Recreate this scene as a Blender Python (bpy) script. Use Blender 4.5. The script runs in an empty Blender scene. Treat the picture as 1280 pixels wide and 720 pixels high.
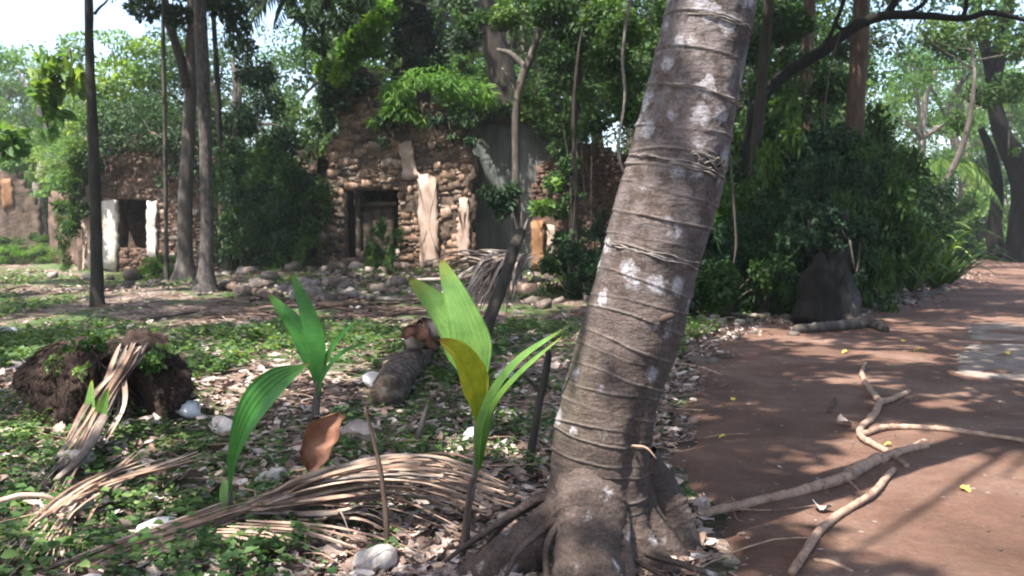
import bpy, math, random
import numpy as np
from mathutils import Vector, Matrix, Euler

SC = bpy.context.scene
COL = SC.collection
R = np.random.default_rng(7)
random.seed(7)

# ---------------------------------------------------------------- camera, sky, sun, exposure
CAM_H, FPX, HOR = 1.5, 1108.0, 290.0
PITCH = math.atan((360 - HOR) / FPX)
cam_data = bpy.data.cameras.new("camera")
cam = bpy.data.objects.new("camera", cam_data)
COL.objects.link(cam)
cam.location = (0, 0, CAM_H)
cam.rotation_euler = (math.radians(90) - PITCH, 0, 0)
cam_data.sensor_width = 36
cam_data.lens = 36 * FPX / 1280
cam_data.clip_end = 1500
cam_data.dof.use_dof = True
cam_data.dof.focus_distance = 4.6
cam_data.dof.aperture_fstop = 4.5
SC.camera = cam

SUN = np.array([-0.36, -0.42, 1.0]); SUN /= np.linalg.norm(SUN)
world = bpy.data.worlds.new("World"); SC.world = world; world.use_nodes = True
wn = world.node_tree.nodes; wl = world.node_tree.links
sky = wn.new("ShaderNodeTexSky"); sky.sky_type = 'NISHITA'; sky.sun_disc = False
sky.sun_elevation = math.asin(SUN[2]); sky.sun_rotation = math.atan2(SUN[0], SUN[1])
sky.dust_density = 3.0; sky.air_density = 1.0
bg = wn["Background"]; bg.inputs[1].default_value = 0.15
wl.new(sky.outputs[0], bg.inputs[0])
sd = bpy.data.lights.new("sun", 'SUN'); sd.energy = 4.5; sd.angle = math.radians(0.55); sd.color = (1, 0.95, 0.86)
sun = bpy.data.objects.new("sun", sd); COL.objects.link(sun); sun.location = (-8, -10, 25)
sun.rotation_euler = Vector(SUN).to_track_quat('Z', 'Y').to_euler()
SC.view_settings.view_transform = 'Standard'; SC.view_settings.look = 'None'
SC.view_settings.exposure = 1.82
SC.view_settings.gamma = 1.0
SC.cycles.use_denoising = True
SC.cycles.max_bounces = 7; SC.cycles.diffuse_bounces = 4; SC.cycles.glossy_bounces = 2
SC.cycles.transmission_bounces = 4; SC.cycles.volume_bounces = 1
SC.cycles.filter_width = 2.0
SC.cycles.caustics_reflective = False; SC.cycles.caustics_refractive = False

# ---------------------------------------------------------------- geometry helpers
def P(px, py, Y):
    u = (px - 640) / FPX; v = (360 - py) / FPX
    d = np.array([u, math.cos(PITCH) + v * math.sin(PITCH), -math.sin(PITCH) + v * math.cos(PITCH)])
    return np.array([0, 0, CAM_H]) + d * (Y / d[1])

def G(px, py):
    u = (px - 640) / FPX; v = (360 - py) / FPX
    d = np.array([u, math.cos(PITCH) + v * math.sin(PITCH), -math.sin(PITCH) + v * math.cos(PITCH)])
    p = np.array([0, 0, CAM_H]) + d * (CAM_H / -d[2])
    return np.array([p[0], p[1], gz(p[0], p[1])])

_dirs = {}
def sn(p, f, seed=0, k=7):
    """cheap smooth pseudo noise in about -1..1; p is (...,2 or 3)"""
    p = np.asarray(p, float)
    key = (seed, p.shape[-1], k)
    if key not in _dirs:
        r = np.random.default_rng(1000 + seed)
        d = r.normal(size=(k, p.shape[-1])); d /= np.linalg.norm(d, axis=1, keepdims=True)
        d *= r.uniform(0.6, 1.7, (k, 1))
        _dirs[key] = (d, r.uniform(0, 6.28, k))
    d, ph = _dirs[key]
    return np.sin(p @ d.T * f * 6.28 + ph).sum(-1) / (k ** 0.5) / 1.2

PLY = np.array([-30, 3.0, 4.0, 5.9, 7.9, 11, 13.5, 15.5, 17.5, 24, 30, 55, 90, 160.])
PLX = np.array([0.7, 0.7, 0.86, 1.02, 1.45, 2.3, 3.3, 5.0, 7.3, 11.2, 15.0, 28.5, 46, 80.])
def path_left(y): return np.interp(y, PLY, PLX) + 0.09 * np.sin(np.asarray(y) * 3.1) + 0.05 * np.sin(np.asarray(y) * 8.3)

def gz(x, y):
    x = np.asarray(x, float); y = np.asarray(y, float)
    m = np.clip((np.interp(y, PLY, PLX) - 0.1 - x) / 1.6, 0, 1)
    pp = np.stack([x, y], -1)
    far = np.clip((y - 14) / 14, 0, 1)
    a = 0.05 * sn(pp, 0.13, 1) + 0.025 * sn(pp, 0.5, 2) + 0.02
    rub = 0.35 * np.exp(-((x + 4.6) / 3.6) ** 2 - ((y - 26.2) / 1.3) ** 2)
    return m * (a * (1 + far) + rub)

def lerp_pts(pts, n):
    """Catmull-Rom through pts (k,3) -> (n,3)"""
    pts = np.asarray(pts, float); k = len(pts)
    if k == 2:
        t = np.linspace(0, 1, n)[:, None]; return pts[0] * (1 - t) + pts[1] * t
    e = np.vstack([2 * pts[0] - pts[1], pts, 2 * pts[-1] - pts[-2]])
    t = np.linspace(0, k - 1 - 1e-6, n); i = t.astype(int); f = (t - i)[:, None]
    p0, p1, p2, p3 = e[i], e[i + 1], e[i + 2], e[i + 3]
    return 0.5 * ((2 * p1) + (-p0 + p2) * f + (2 * p0 - 5 * p1 + 4 * p2 - p3) * f ** 2 + (-p0 + 3 * p1 - 3 * p2 + p3) * f ** 3)

def lerp1(v, n):
    return np.interp(np.linspace(0, len(v) - 1, n), np.arange(len(v)), v)

def norm(a): return a / np.maximum(np.linalg.norm(a, axis=-1, keepdims=True), 1e-9)

ORG = {}
class Geo:
    """collects vertices, triangles and quads; build() links them as ONE mesh object"""
    def __init__(s): s.v = []; s.t = []; s.q = []; s.r = []; s.n = 0
    def add(s, v, t=None, q=None, rnd=0.5):
        v = np.asarray(v, float).reshape(-1, 3)
        s.v.append(v); s.r.append(np.broadcast_to(np.asarray(rnd, float), (len(v),)))
        if t is not None and len(t): s.t.append(np.asarray(t, int).reshape(-1, 3) + s.n)
        if q is not None and len(q): s.q.append(np.asarray(q, int).reshape(-1, 4) + s.n)
        s.n += len(v)
    def mesh(s, name, mat, off=(0, 0, 0), smooth=True):
        v = np.vstack(s.v) - np.asarray(off)
        t = np.vstack(s.t) if s.t else np.zeros((0, 3), int)
        q = np.vstack(s.q) if s.q else np.zeros((0, 4), int)
        me = bpy.data.meshes.new(name)
        me.vertices.add(len(v)); me.vertices.foreach_set("co", v.ravel().astype(np.float32))
        loops = np.concatenate([t.ravel(), q.ravel()]).astype(np.int32)
        me.loops.add(len(loops)); me.loops.foreach_set("vertex_index", loops)
        nt, nq = len(t), len(q)
        me.polygons.add(nt + nq)
        me.polygons.foreach_set("loop_start", np.concatenate([np.arange(nt) * 3, nt * 3 + np.arange(nq) * 4]).astype(np.int32))
        if smooth: me.polygons.foreach_set("use_smooth", np.ones(nt + nq, bool))
        me.update(calc_edges=True)
        a = me.attributes.new("rnd", 'FLOAT', 'POINT')
        a.data.foreach_set("value", np.concatenate(s.r).astype(np.float32))
        me.materials.append(mat)
        return me
    def build(s, name, mat, parent=None, origin=None, smooth=True):
        if parent is not None: off = ORG[parent.name]
        else: off = np.asarray(origin if origin is not None else (0, 0, 0), float)
        me = s.mesh(name, mat, off, smooth)
        o = bpy.data.objects.new(name, me); COL.objects.link(o)
        if parent is not None: o.parent = parent
        else: o.location = off
        ORG[o.name] = off
        return o

def tag(o, label=None, cat=None, group=None, kind=None):
    if label: o['label'] = label
    if cat: o['category'] = cat
    if group: o['group'] = group
    if kind: o['kind'] = kind
    return o

def thing(name, label, cat, loc=(0, 0, 0), group=None):
    o = bpy.data.objects.new(name, None); COL.objects.link(o); o.location = tuple(loc)
    o.empty_display_size = 0.2
    ORG[o.name] = np.asarray(loc, float)
    return tag(o, label, cat, group)

def place(me, name, parent, loc, rot=(0, 0, 0), scale=(1, 1, 1)):
    o = bpy.data.objects.new(name, me); COL.objects.link(o)
    if parent is not None:
        o.parent = parent; o.location = tuple(np.asarray(loc) - ORG[parent.name])
    else: o.location = tuple(loc)
    o.rotation_euler = rot; o.scale = scale
    ORG[o.name] = np.asarray(loc, float)
    return o

def tube(g, pts, rad, seg=8, n=None, wob=0.0, rnd=0.5, caps=True, seed=0, flat=None):
    pts = np.asarray(pts, float)
    if n: c = lerp_pts(pts, n); r = lerp1(rad, n)
    else: c = pts; r = np.asarray(rad, float); n = len(c)
    tg = norm(np.gradient(c, axis=0))
    ref = np.array([0, 0, 1.]) if abs(tg[:, 2].mean()) < 0.8 else np.array([0, 1., 0])
    a = norm(np.cross(tg, ref)); b = np.cross(tg, a)
    th = np.linspace(0, 2 * np.pi, seg, endpoint=False)
    rr = np.repeat(r[:, None], seg, 1)
    if wob:
        q = c[:, None, :] + 3 * (np.cos(th)[None, :, None] * a[:, None] + np.sin(th)[None, :, None] * b[:, None]) * r.max()
        rr = rr * (1 + wob * sn(q, 0.5 / max(r.max(), .01) / 3, seed) + 0.5 * wob * sn(q, 1.4 / max(r.max(), .01) / 3, seed + 1))
    sb = flat if flat else 1.0
    v = c[:, None] + rr[..., None] * (np.cos(th)[None, :, None] * a[:, None] + sb * np.sin(th)[None, :, None] * b[:, None])
    i = np.arange(n - 1)[:, None] * seg; j = np.arange(seg)[None]; j2 = (j + 1) % seg
    q = np.stack([i + j, i + j2, i + seg + j2, i + seg + j], -1).reshape(-1, 4)
    v = v.reshape(-1, 3); t = []
    if caps:
        v = np.vstack([v, c[0], c[-1]]); m = n * seg
        jj = np.arange(seg); t = np.vstack([np.stack([jj * 0 + m, (jj + 1) % seg, jj], -1),
                                           np.stack([jj * 0 + m + 1, m - seg + jj, m - seg + (jj + 1) % seg], -1)])
    g.add(v, t, q, rnd)

def leaves(g, p, d, nrm, L, W, rnd, six=False, fold=0.2, droop=0.15):
    """many leaves: p base, d direction, nrm normal; 2 triangles each, or 6 when six"""
    p = np.asarray(p, float); k = len(p)
    if k == 0: return
    d = norm(np.broadcast_to(d, (k, 3))); nrm = norm(nrm - d * (nrm * d).sum(-1, keepdims=True)); s = np.cross(d, nrm)
    L = np.broadcast_to(L, (k,))[:, None]; W = np.broadcast_to(W, (k,))[:, None]
    rnd = np.broadcast_to(rnd, (k,))
    if not six:
        v = np.stack([p, p + d * L * .5 + s * W * .5 + nrm * W * fold, p + d * L - nrm * L * droop, p + d * L * .5 - s * W * .5 + nrm * W * fold], 1)
        b = np.arange(k)[:, None] * 4
        t = np.concatenate([b + [0, 1, 2], b + [0, 2, 3]], 1).reshape(-1, 3)
        g.add(v.reshape(-1, 3), t, None, np.repeat(rnd, 4))
    else:
        m1 = p + d * L * .36; m2 = p + d * L * .72 - nrm * L * droop * .4; tip = p + d * L - nrm * L * droop
        v = np.stack([p, m1 + s * W * .48 + nrm * W * fold, m2 + s * W * .34 + nrm * W * fold * .7, tip,
                      m2 - s * W * .34 + nrm * W * fold * .7, m1 - s * W * .48 + nrm * W * fold, m1, m2], 1)
        b = np.arange(k)[:, None] * 8
        t = np.concatenate([b + [0, 1, 6], b + [0, 6, 5], b + [2, 3, 7], b + [7, 3, 4]], 1).reshape(-1, 3)
        q = np.concatenate([b + [1, 2, 7, 6], b + [6, 7, 4, 5]], 1).reshape(-1, 4)
        g.add(v.reshape(-1, 3), t, q, np.repeat(rnd, 8))

def rdir(r, n): return norm(r.normal(size=(n, 3)))

def cloud(r, clumps, per, L, flat=0.6, up=0.75):
    """clumps: (k,4) centre+radius -> p,d,n,L,rnd of leaves gathered in the clumps"""
    k = len(clumps); w = clumps[:, 3] ** 2; w = w / w.sum()
    idx = r.choice(k, size=int(per), p=w)
    o = rdir(r, len(idx)) * (r.uniform(0, 1, (len(idx), 1)) ** 0.4) * clumps[idx, 3:4]
    o[:, 2] *= flat
    # ragged holes inside the clump
    p = clumps[idx, :3] + o
    keep = sn(p, 0.9 / max(L * 7, .3), 11) > -0.35
    p, o, idx = p[keep], o[keep], idx[keep]
    n = norm(rdir(r, len(p)) * 0.75 + np.array([0, 0, up]) + norm(o) * 0.35)
    d = norm(norm(o) * 0.7 + rdir(r, len(p)) * 0.8 + np.array([0, 0, -0.25]))
    tone = r.uniform(0, 1, k)
    rnd = np.clip(tone[idx] * 0.6 + r.uniform(0, .4, len(p)), 0, 1)
    return p, d, n, L * r.uniform(0.6, 1.3, len(p)), rnd

# rock variants: subdivided cube, rounded and dented (24 quads)
def rock_verts(r, box=0.55):
    g = np.linspace(-1, 1, 3)
    pts = []; idx = {}
    for x in g:
        for y in g:
            for z in g:
                if max(abs(x), abs(y), abs(z)) > 0.99:
                    idx[(x, y, z)] = len(pts); pts.append((x, y, z))
    v = np.array(pts); sph = norm(v)
    v = v * box + sph * (1 - box) * 1.25
    v = v * (1 + r.uniform(-.12, .12, (len(v), 1))) + r.uniform(-.13, .13, v.shape)
    qs = []
    for ax in range(3):
        for sgn in (-1, 1):
            o = [a for a in range(3) if a != ax]
            for a in (0, 1):
                for b in (0, 1):
                    c = []
                    for (da, db) in ((0, 0), (1, 0), (1, 1), (0, 1)):
                        k = [0, 0, 0]; k[ax] = sgn; k[o[0]] = g[a + da]; k[o[1]] = g[b + db]
                        c.append(idx[tuple(float(q) for q in k)] if tuple(float(q) for q in k) in idx else idx[tuple(k)])
                    if (sgn > 0) == (ax != 1): qs.append(c)
                    else: qs.append(c[::-1])
    return v * 0.5, np.array(qs)

# ---------------------------------------------------------------- materials
def mat_new(name):
    m = bpy.data.materials.new(name); m.use_nodes = True
    nt = m.node_tree; nt.nodes.clear()
    out = nt.nodes.new("ShaderNodeOutputMaterial")
    return m, nt, out

def nd(nt, typ, ins=None, **kw):
    n = nt.nodes.new(typ)
    for k, v in kw.items(): setattr(n, k, v)
    for k, v in (ins or {}).items():
        s = n.inputs[k]
        if isinstance(v, bpy.types.NodeSocket): nt.links.new(v, s)
        elif isinstance(v, (tuple, list)) and len(v) == 3 and s.type == 'RGBA': s.default_value = (*v, 1)
        else: s.default_value = v
    return n

def ramp(nt, fac, stops, interp='LINEAR'):
    n = nt.nodes.new("ShaderNodeValToRGB"); cr = n.color_ramp; cr.interpolation = interp
    while len(cr.elements) > 1: cr.elements.remove(cr.elements[-1])
    cr.elements[0].position = stops[0][0]; cr.elements[0].color = (*stops[0][1], 1)
    for p, c in stops[1:]:
        e = cr.elements.new(p); e.color = (*c, 1)
    nt.links.new(fac, n.inputs[0]); return n.outputs[0]

def mix(nt, fac, a, b, mode='MIX'):
    n = nt.nodes.new("ShaderNodeMix"); n.data_type = 'RGBA'; n.blend_type = mode
    for s, v in ((n.inputs[0], fac), (n.inputs[6], a), (n.inputs[7], b)):
        if isinstance(v, bpy.types.NodeSocket): nt.links.new(v, s)
        elif isinstance(v, tuple): s.default_value = (*v, 1)
        else: s.default_value = v
    return n.outputs[2]

def noise(nt, vec, scale, detail=4, rough=0.6, out=0, dist=0.0):
    n = nd(nt, "ShaderNodeTexNoise", {"Scale": scale, "Detail": detail, "Roughness": rough, "Distortion": dist})
    if vec is not None: nt.links.new(vec, n.inputs["Vector"])
    return n.outputs[out]

def mapped(nt, scale=(1, 1, 1), src='Object'):
    tc = nt.nodes.new("ShaderNodeTexCoord")
    mp = nd(nt, "ShaderNodeMapping", {"Scale": scale}); nt.links.new(tc.outputs[src], mp.inputs[0])
    return mp.outputs[0]

def leaf_mat(name, stops, trans=0.42, rough=0.55, tint=(1.3, 1.2, 0.45), spec=0.28):
    m, nt, out = mat_new(name)
    at = nd(nt, "ShaderNodeAttribute", attribute_name="rnd")
    oi = nt.nodes.new("ShaderNodeObjectInfo")
    col = ramp(nt, at.outputs["Fac"], stops)
    big = noise(nt, mapped(nt, (1, 1, 1)), 1.3, 2)
    col = mix(nt, 1.0, col, ramp(nt, big, [(0.3, (.72, .78, .8)), (0.7, (1.25, 1.2, 1.05))]), 'MULTIPLY')
    col = mix(nt, 1.0, col, ramp(nt, oi.outputs["Random"], [(0, (.8, .85, .95)), (1, (1.15, 1.1, .95))]), 'MULTIPLY')
    b = nd(nt, "ShaderNodeBsdfPrincipled", {"Base Color": col, "Roughness": rough, "Specular IOR Level": spec})
    tcol = mix(nt, 1.0, col, tint, 'MULTIPLY')
    t = nd(nt, "ShaderNodeBsdfTranslucent", {"Color": tcol})
    ms = nd(nt, "ShaderNodeMixShader", {0: trans}); nt.links.new(b.outputs[0], ms.inputs[1]); nt.links.new(t.outputs[0], ms.inputs[2])
    nt.links.new(ms.outputs[0], out.inputs[0]); return m

def solid_mat(name, stops, scale=4.0, rough=0.9, bump=0.3, bscale=20, stretch=(1, 1, 1), use_rnd=0.0, spec=0.2, dist=0.03, extra=None):
    """noise-driven colour; use_rnd shifts the ramp per piece with the rnd attribute / object random"""
    m, nt, out = mat_new(name)
    vec = mapped(nt, stretch)
    f = noise(nt, vec, scale, 5, 0.65)
    if use_rnd:
        at = nd(nt, "ShaderNodeAttribute", attribute_name="rnd")
        oi = nt.nodes.new("ShaderNodeObjectInfo")
        s1 = nd(nt, "ShaderNodeMath", {0: at.outputs["Fac"], 1: oi.outputs["Random"]}, operation='ADD')
        s2 = nd(nt, "ShaderNodeMath", {0: s1.outputs[0], 1: 1.0}, operation='MODULO')
        s3 = nd(nt, "ShaderNodeMapRange", {"Value": s2.outputs[0], "To Min": -use_rnd, "To Max": use_rnd})
        f2 = nd(nt, "ShaderNodeMath", {0: f, 1: s3.outputs[0]}, operation='ADD'); f = f2.outputs[0]
    col = ramp(nt, f, stops)
    if extra: col = extra(nt, vec, col)
    h = noise(nt, vec, bscale, 6, 0.7)
    bp = nd(nt, "ShaderNodeBump", {"Strength": bump, "Distance": dist, "Height": h})
    b = nd(nt, "ShaderNodeBsdfPrincipled", {"Base Color": col, "Roughness": rough, "Specular IOR Level": spec, "Normal": bp.outputs[0]})
    nt.links.new(b.outputs[0], out.inputs[0]); return m

M = {}
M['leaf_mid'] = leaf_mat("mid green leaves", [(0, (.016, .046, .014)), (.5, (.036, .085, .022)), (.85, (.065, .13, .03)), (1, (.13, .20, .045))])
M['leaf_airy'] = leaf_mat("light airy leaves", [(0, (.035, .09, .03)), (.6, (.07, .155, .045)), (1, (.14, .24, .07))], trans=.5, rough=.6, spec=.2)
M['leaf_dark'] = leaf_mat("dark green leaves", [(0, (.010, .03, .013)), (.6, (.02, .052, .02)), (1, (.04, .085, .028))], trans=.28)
M['leaf_lime'] = leaf_mat("lime green leaves", [(0, (.05, .14, .02)), (.6, (.11, .24, .03)), (1, (.2, .34, .06))], trans=.5)
M['leaf_pale'] = leaf_mat("leaves coloured pale as if sunlit", [(0, (.06, .14, .045)), (.6, (.12, .23, .06)), (1, (.27, .36, .12))], trans=.5)  # sunlit look put into the paler leaf colour
M['leaf_ground'] = leaf_mat("ground cover leaves", [(0, (.035, .08, .028)), (.4, (.065, .135, .04)), (.75, (.12, .20, .075)), (.92, (.19, .28, .10)), (1, (.30, .34, .15))], trans=.4)
M['blade_green'] = None

def blade_mat(name, c0, c1, tipc, trans=.4):
    m, nt, out = mat_new(name)
    at = nd(nt, "ShaderNodeAttribute", attribute_name="rnd")     # 0 base .. 1 tip along the blade
    uv = nd(nt, "ShaderNodeAttribute", attribute_name="across")
    col = ramp(nt, at.outputs["Fac"], [(0, c0), (.35, c1), (.84, c1), (.965, tipc), (.985, (.16, .09, .03))])
    w = nd(nt, "ShaderNodeMath", {0: uv.outputs["Fac"], 1: 95.0}, operation='MULTIPLY')
    s = nd(nt, "ShaderNodeMath", {0: w.outputs[0]}, operation='SINE')
    s = nd(nt, "ShaderNodeMapRange", {"Value": s.outputs[0], "From Min": -1, "From Max": 1, "To Min": .78, "To Max": 1.12})
    col = mix(nt, 1.0, col, s.outputs[0], 'MULTIPLY')
    nz = noise(nt, mapped(nt, (1, 1, 1)), 14, 5)
    col = mix(nt, 1.0, col, ramp(nt, nz, [(.3, (.68, .74, .7)), (.5, (1, 1, 1)), (.7, (1.25, 1.15, 1.2))]), 'MULTIPLY')
    sp_ = ramp(nt, noise(nt, mapped(nt, (1, 1, 1)), 46, 3, .7), [(.66, (0,) * 3), (.72, (.75,) * 3)])
    col = mix(nt, sp_, col, (.16, .12, .05))
    b = nd(nt, "ShaderNodeBsdfPrincipled", {"Base Color": col, "Roughness": .42, "Specular IOR Level": .4})
    t = nd(nt, "ShaderNodeBsdfTranslucent", {"Color": mix(nt, 1.0, col, (1.3, 1.2, .5), 'MULTIPLY')})
    ms = nd(nt, "ShaderNodeMixShader", {0: trans}); nt.links.new(b.outputs[0], ms.inputs[1]); nt.links.new(t.outputs[0], ms.inputs[2])
    nt.links.new(ms.outputs[0], out.inputs[0]); return m
M['blade_green'] = blade_mat("seedling blade", (.05, .14, .02), (.15, .29, .07), (.27, .33, .06))
M['blade_deep'] = blade_mat("deep green seedling blade", (.03, .10, .02), (.05, .19, .035), (.10, .24, .04))
M['blade_yellow'] = blade_mat("yellowing seedling blade", (.08, .19, .015), (.34, .34, .03), (.36, .2, .03))

M['bark_grey'] = solid_mat("grey bark", [(.3, (.035, .03, .028)), (.55, (.08, .068, .06)), (.75, (.17, .155, .14))], 3, stretch=(3, 3, .7), bscale=12, bump=.6)
M['bark_mottled'] = solid_mat("dark mottled bark", [(.3, (.03, .026, .025)), (.5, (.07, .06, .056)), (.66, (.13, .115, .11)), (.8, (.24, .22, .215))], 5, stretch=(3, 3, 1.2), bscale=14, bump=.7)
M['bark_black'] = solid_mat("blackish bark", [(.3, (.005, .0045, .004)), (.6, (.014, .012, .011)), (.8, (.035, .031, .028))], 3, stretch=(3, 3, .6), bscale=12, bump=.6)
M['bark_dark'] = solid_mat("dark bark", [(.3, (.018, .016, .014)), (.6, (.045, .038, .032)), (.8, (.09, .08, .07))], 3, stretch=(3, 3, .6), bscale=12, bump=.6)
M['bark_red'] = solid_mat("reddish bark", [(.3, (.045, .032, .026)), (.55, (.10, .066, .052)), (.8, (.18, .14, .12))], 3, stretch=(3, 3, .6), bscale=12, bump=.6)
M['bark_pale'] = solid_mat("pale mottled bark", [(.3, (.09, .07, .065)), (.5, (.2, .17, .15)), (.7, (.38, .35, .32))], 5, stretch=(3, 3, 1), bscale=14, bump=.5)
M['dead_wood'] = solid_mat("dry pinkish wood", [(.3, (.13, .085, .065)), (.48, (.30, .20, .15)), (.6, (.36, .25, .19)), (.8, (.52, .42, .34))], 15, stretch=(1, 1, 1), bscale=40, bump=.5, dist=.01)
M['dead_leaf'] = solid_mat("dead leaf", [(.1, (.07, .045, .035)), (.35, (.19, .13, .105)), (.55, (.29, .215, .185)), (.75, (.41, .34, .31)), (.95, (.58, .53, .51))], 9, rough=.75, bump=.3, bscale=60, use_rnd=.33, dist=.005)
M['frond_dry'] = solid_mat("dry palm leaflets", [(.25, (.17, .105, .075)), (.5, (.33, .22, .165)), (.75, (.50, .38, .30))], 7, rough=.6, stretch=(1, 1, 1), bump=.4, bscale=50, use_rnd=.22, dist=.006)
M['frond_grey'] = solid_mat("old grey palm leaflets", [(.25, (.09, .065, .055)), (.5, (.19, .15, .13)), (.75, (.32, .27, .24))], 7, rough=.7, bump=.4, bscale=50, use_rnd=.22, dist=.006)
M['fibre'] = solid_mat("root fibre", [(.3, (.016, .010, .008)), (.55, (.05, .032, .026)), (.8, (.13, .085, .068))], 9, bump=.9, bscale=40, dist=.04)
M['husk'] = solid_mat("weathered coconut husk", [(.3, (.22, .18, .16)), (.55, (.42, .37, .34)), (.8, (.66, .62, .6))], 8, stretch=(4, 4, .8), bump=.6, bscale=30, use_rnd=.15, dist=.01)
M['husk_white'] = solid_mat("bleached husk", [(.3, (.45, .42, .40)), (.6, (.72, .70, .69))], 9, bump=.4, bscale=30, dist=.01)
M['spathe'] = solid_mat("brown palm spathe", [(.3, (.15, .07, .045)), (.55, (.27, .135, .09)), (.8, (.40, .24, .18))], 5, rough=.5, stretch=(1, 1, 1), bump=.4, bscale=30, dist=.01)
M['yellow_leaf'] = solid_mat("fallen yellow leaf", [(.3, (.5, .36, .05)), (.7, (.7, .56, .12))], 20, rough=.5)
M['stone'] = solid_mat("ruin stone", [(.12, (.035, .032, .03)), (.35, (.085, .068, .057)), (.5, (.15, .11, .085)), (.64, (.23, .145, .095)), (.85, (.29, .25, .22))], 2.5, bump=.8, bscale=9, use_rnd=.28)
M['rubble'] = solid_mat("rubble stone", [(.12, (.04, .034, .03)), (.35, (.10, .078, .066)), (.6, (.18, .145, .125)), (.85, (.33, .29, .27))], 2.5, bump=.8, bscale=12, use_rnd=.3)
M['mortar'] = solid_mat("crumbling mortar", [(.3, (.045, .035, .029)), (.5, (.11, .078, .06)), (.7, (.20, .14, .105))], 2.2, bump=1, bscale=8, dist=.08)
M['mortar_red'] = solid_mat("red brick and mortar", [(.3, (.045, .033, .028)), (.5, (.115, .072, .056)), (.75, (.21, .135, .105))], 3.2, bump=1, bscale=9, dist=.06)
M['plaster'] = solid_mat("pale lime plaster", [(.25, (.16, .10, .08)), (.45, (.32, .23, .185)), (.7, (.46, .37, .32))], 2.8, bump=.5, bscale=9, stretch=(1.5, 1, .6))
M['plaster_white'] = solid_mat("whitewashed plaster", [(.25, (.22, .18, .16)), (.5, (.46, .42, .39)), (.75, (.62, .60, .57))], 2.4, bump=.4, bscale=9)
M['plaster_grey'] = solid_mat("mouldy grey plaster", [(.25, (.04, .045, .043)), (.5, (.11, .12, .115)), (.75, (.2, .21, .2))], 1.1, bump=.4, bscale=8, stretch=(1.8, 1, .35))
M['plaster_orange'] = solid_mat("orange stained plaster", [(.25, (.10, .05, .03)), (.5, (.22, .115, .06)), (.75, (.32, .2, .13))], 1.6, bump=.4, bscale=8)
M['wood_old'] = solid_mat("old dark timber", [(.3, (.03, .025, .02)), (.6, (.09, .07, .055)), (.85, (.16, .13, .1))], 3, stretch=(.4, 3, 3), bump=.6, bscale=14)
M['slab'] = solid_mat("worn grey stone slab", [(.3, (.10, .065, .05)), (.45, (.19, .15, .13)), (.7, (.28, .24, .215))], 2.6, bump=.8, bscale=14, dist=.02)

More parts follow.
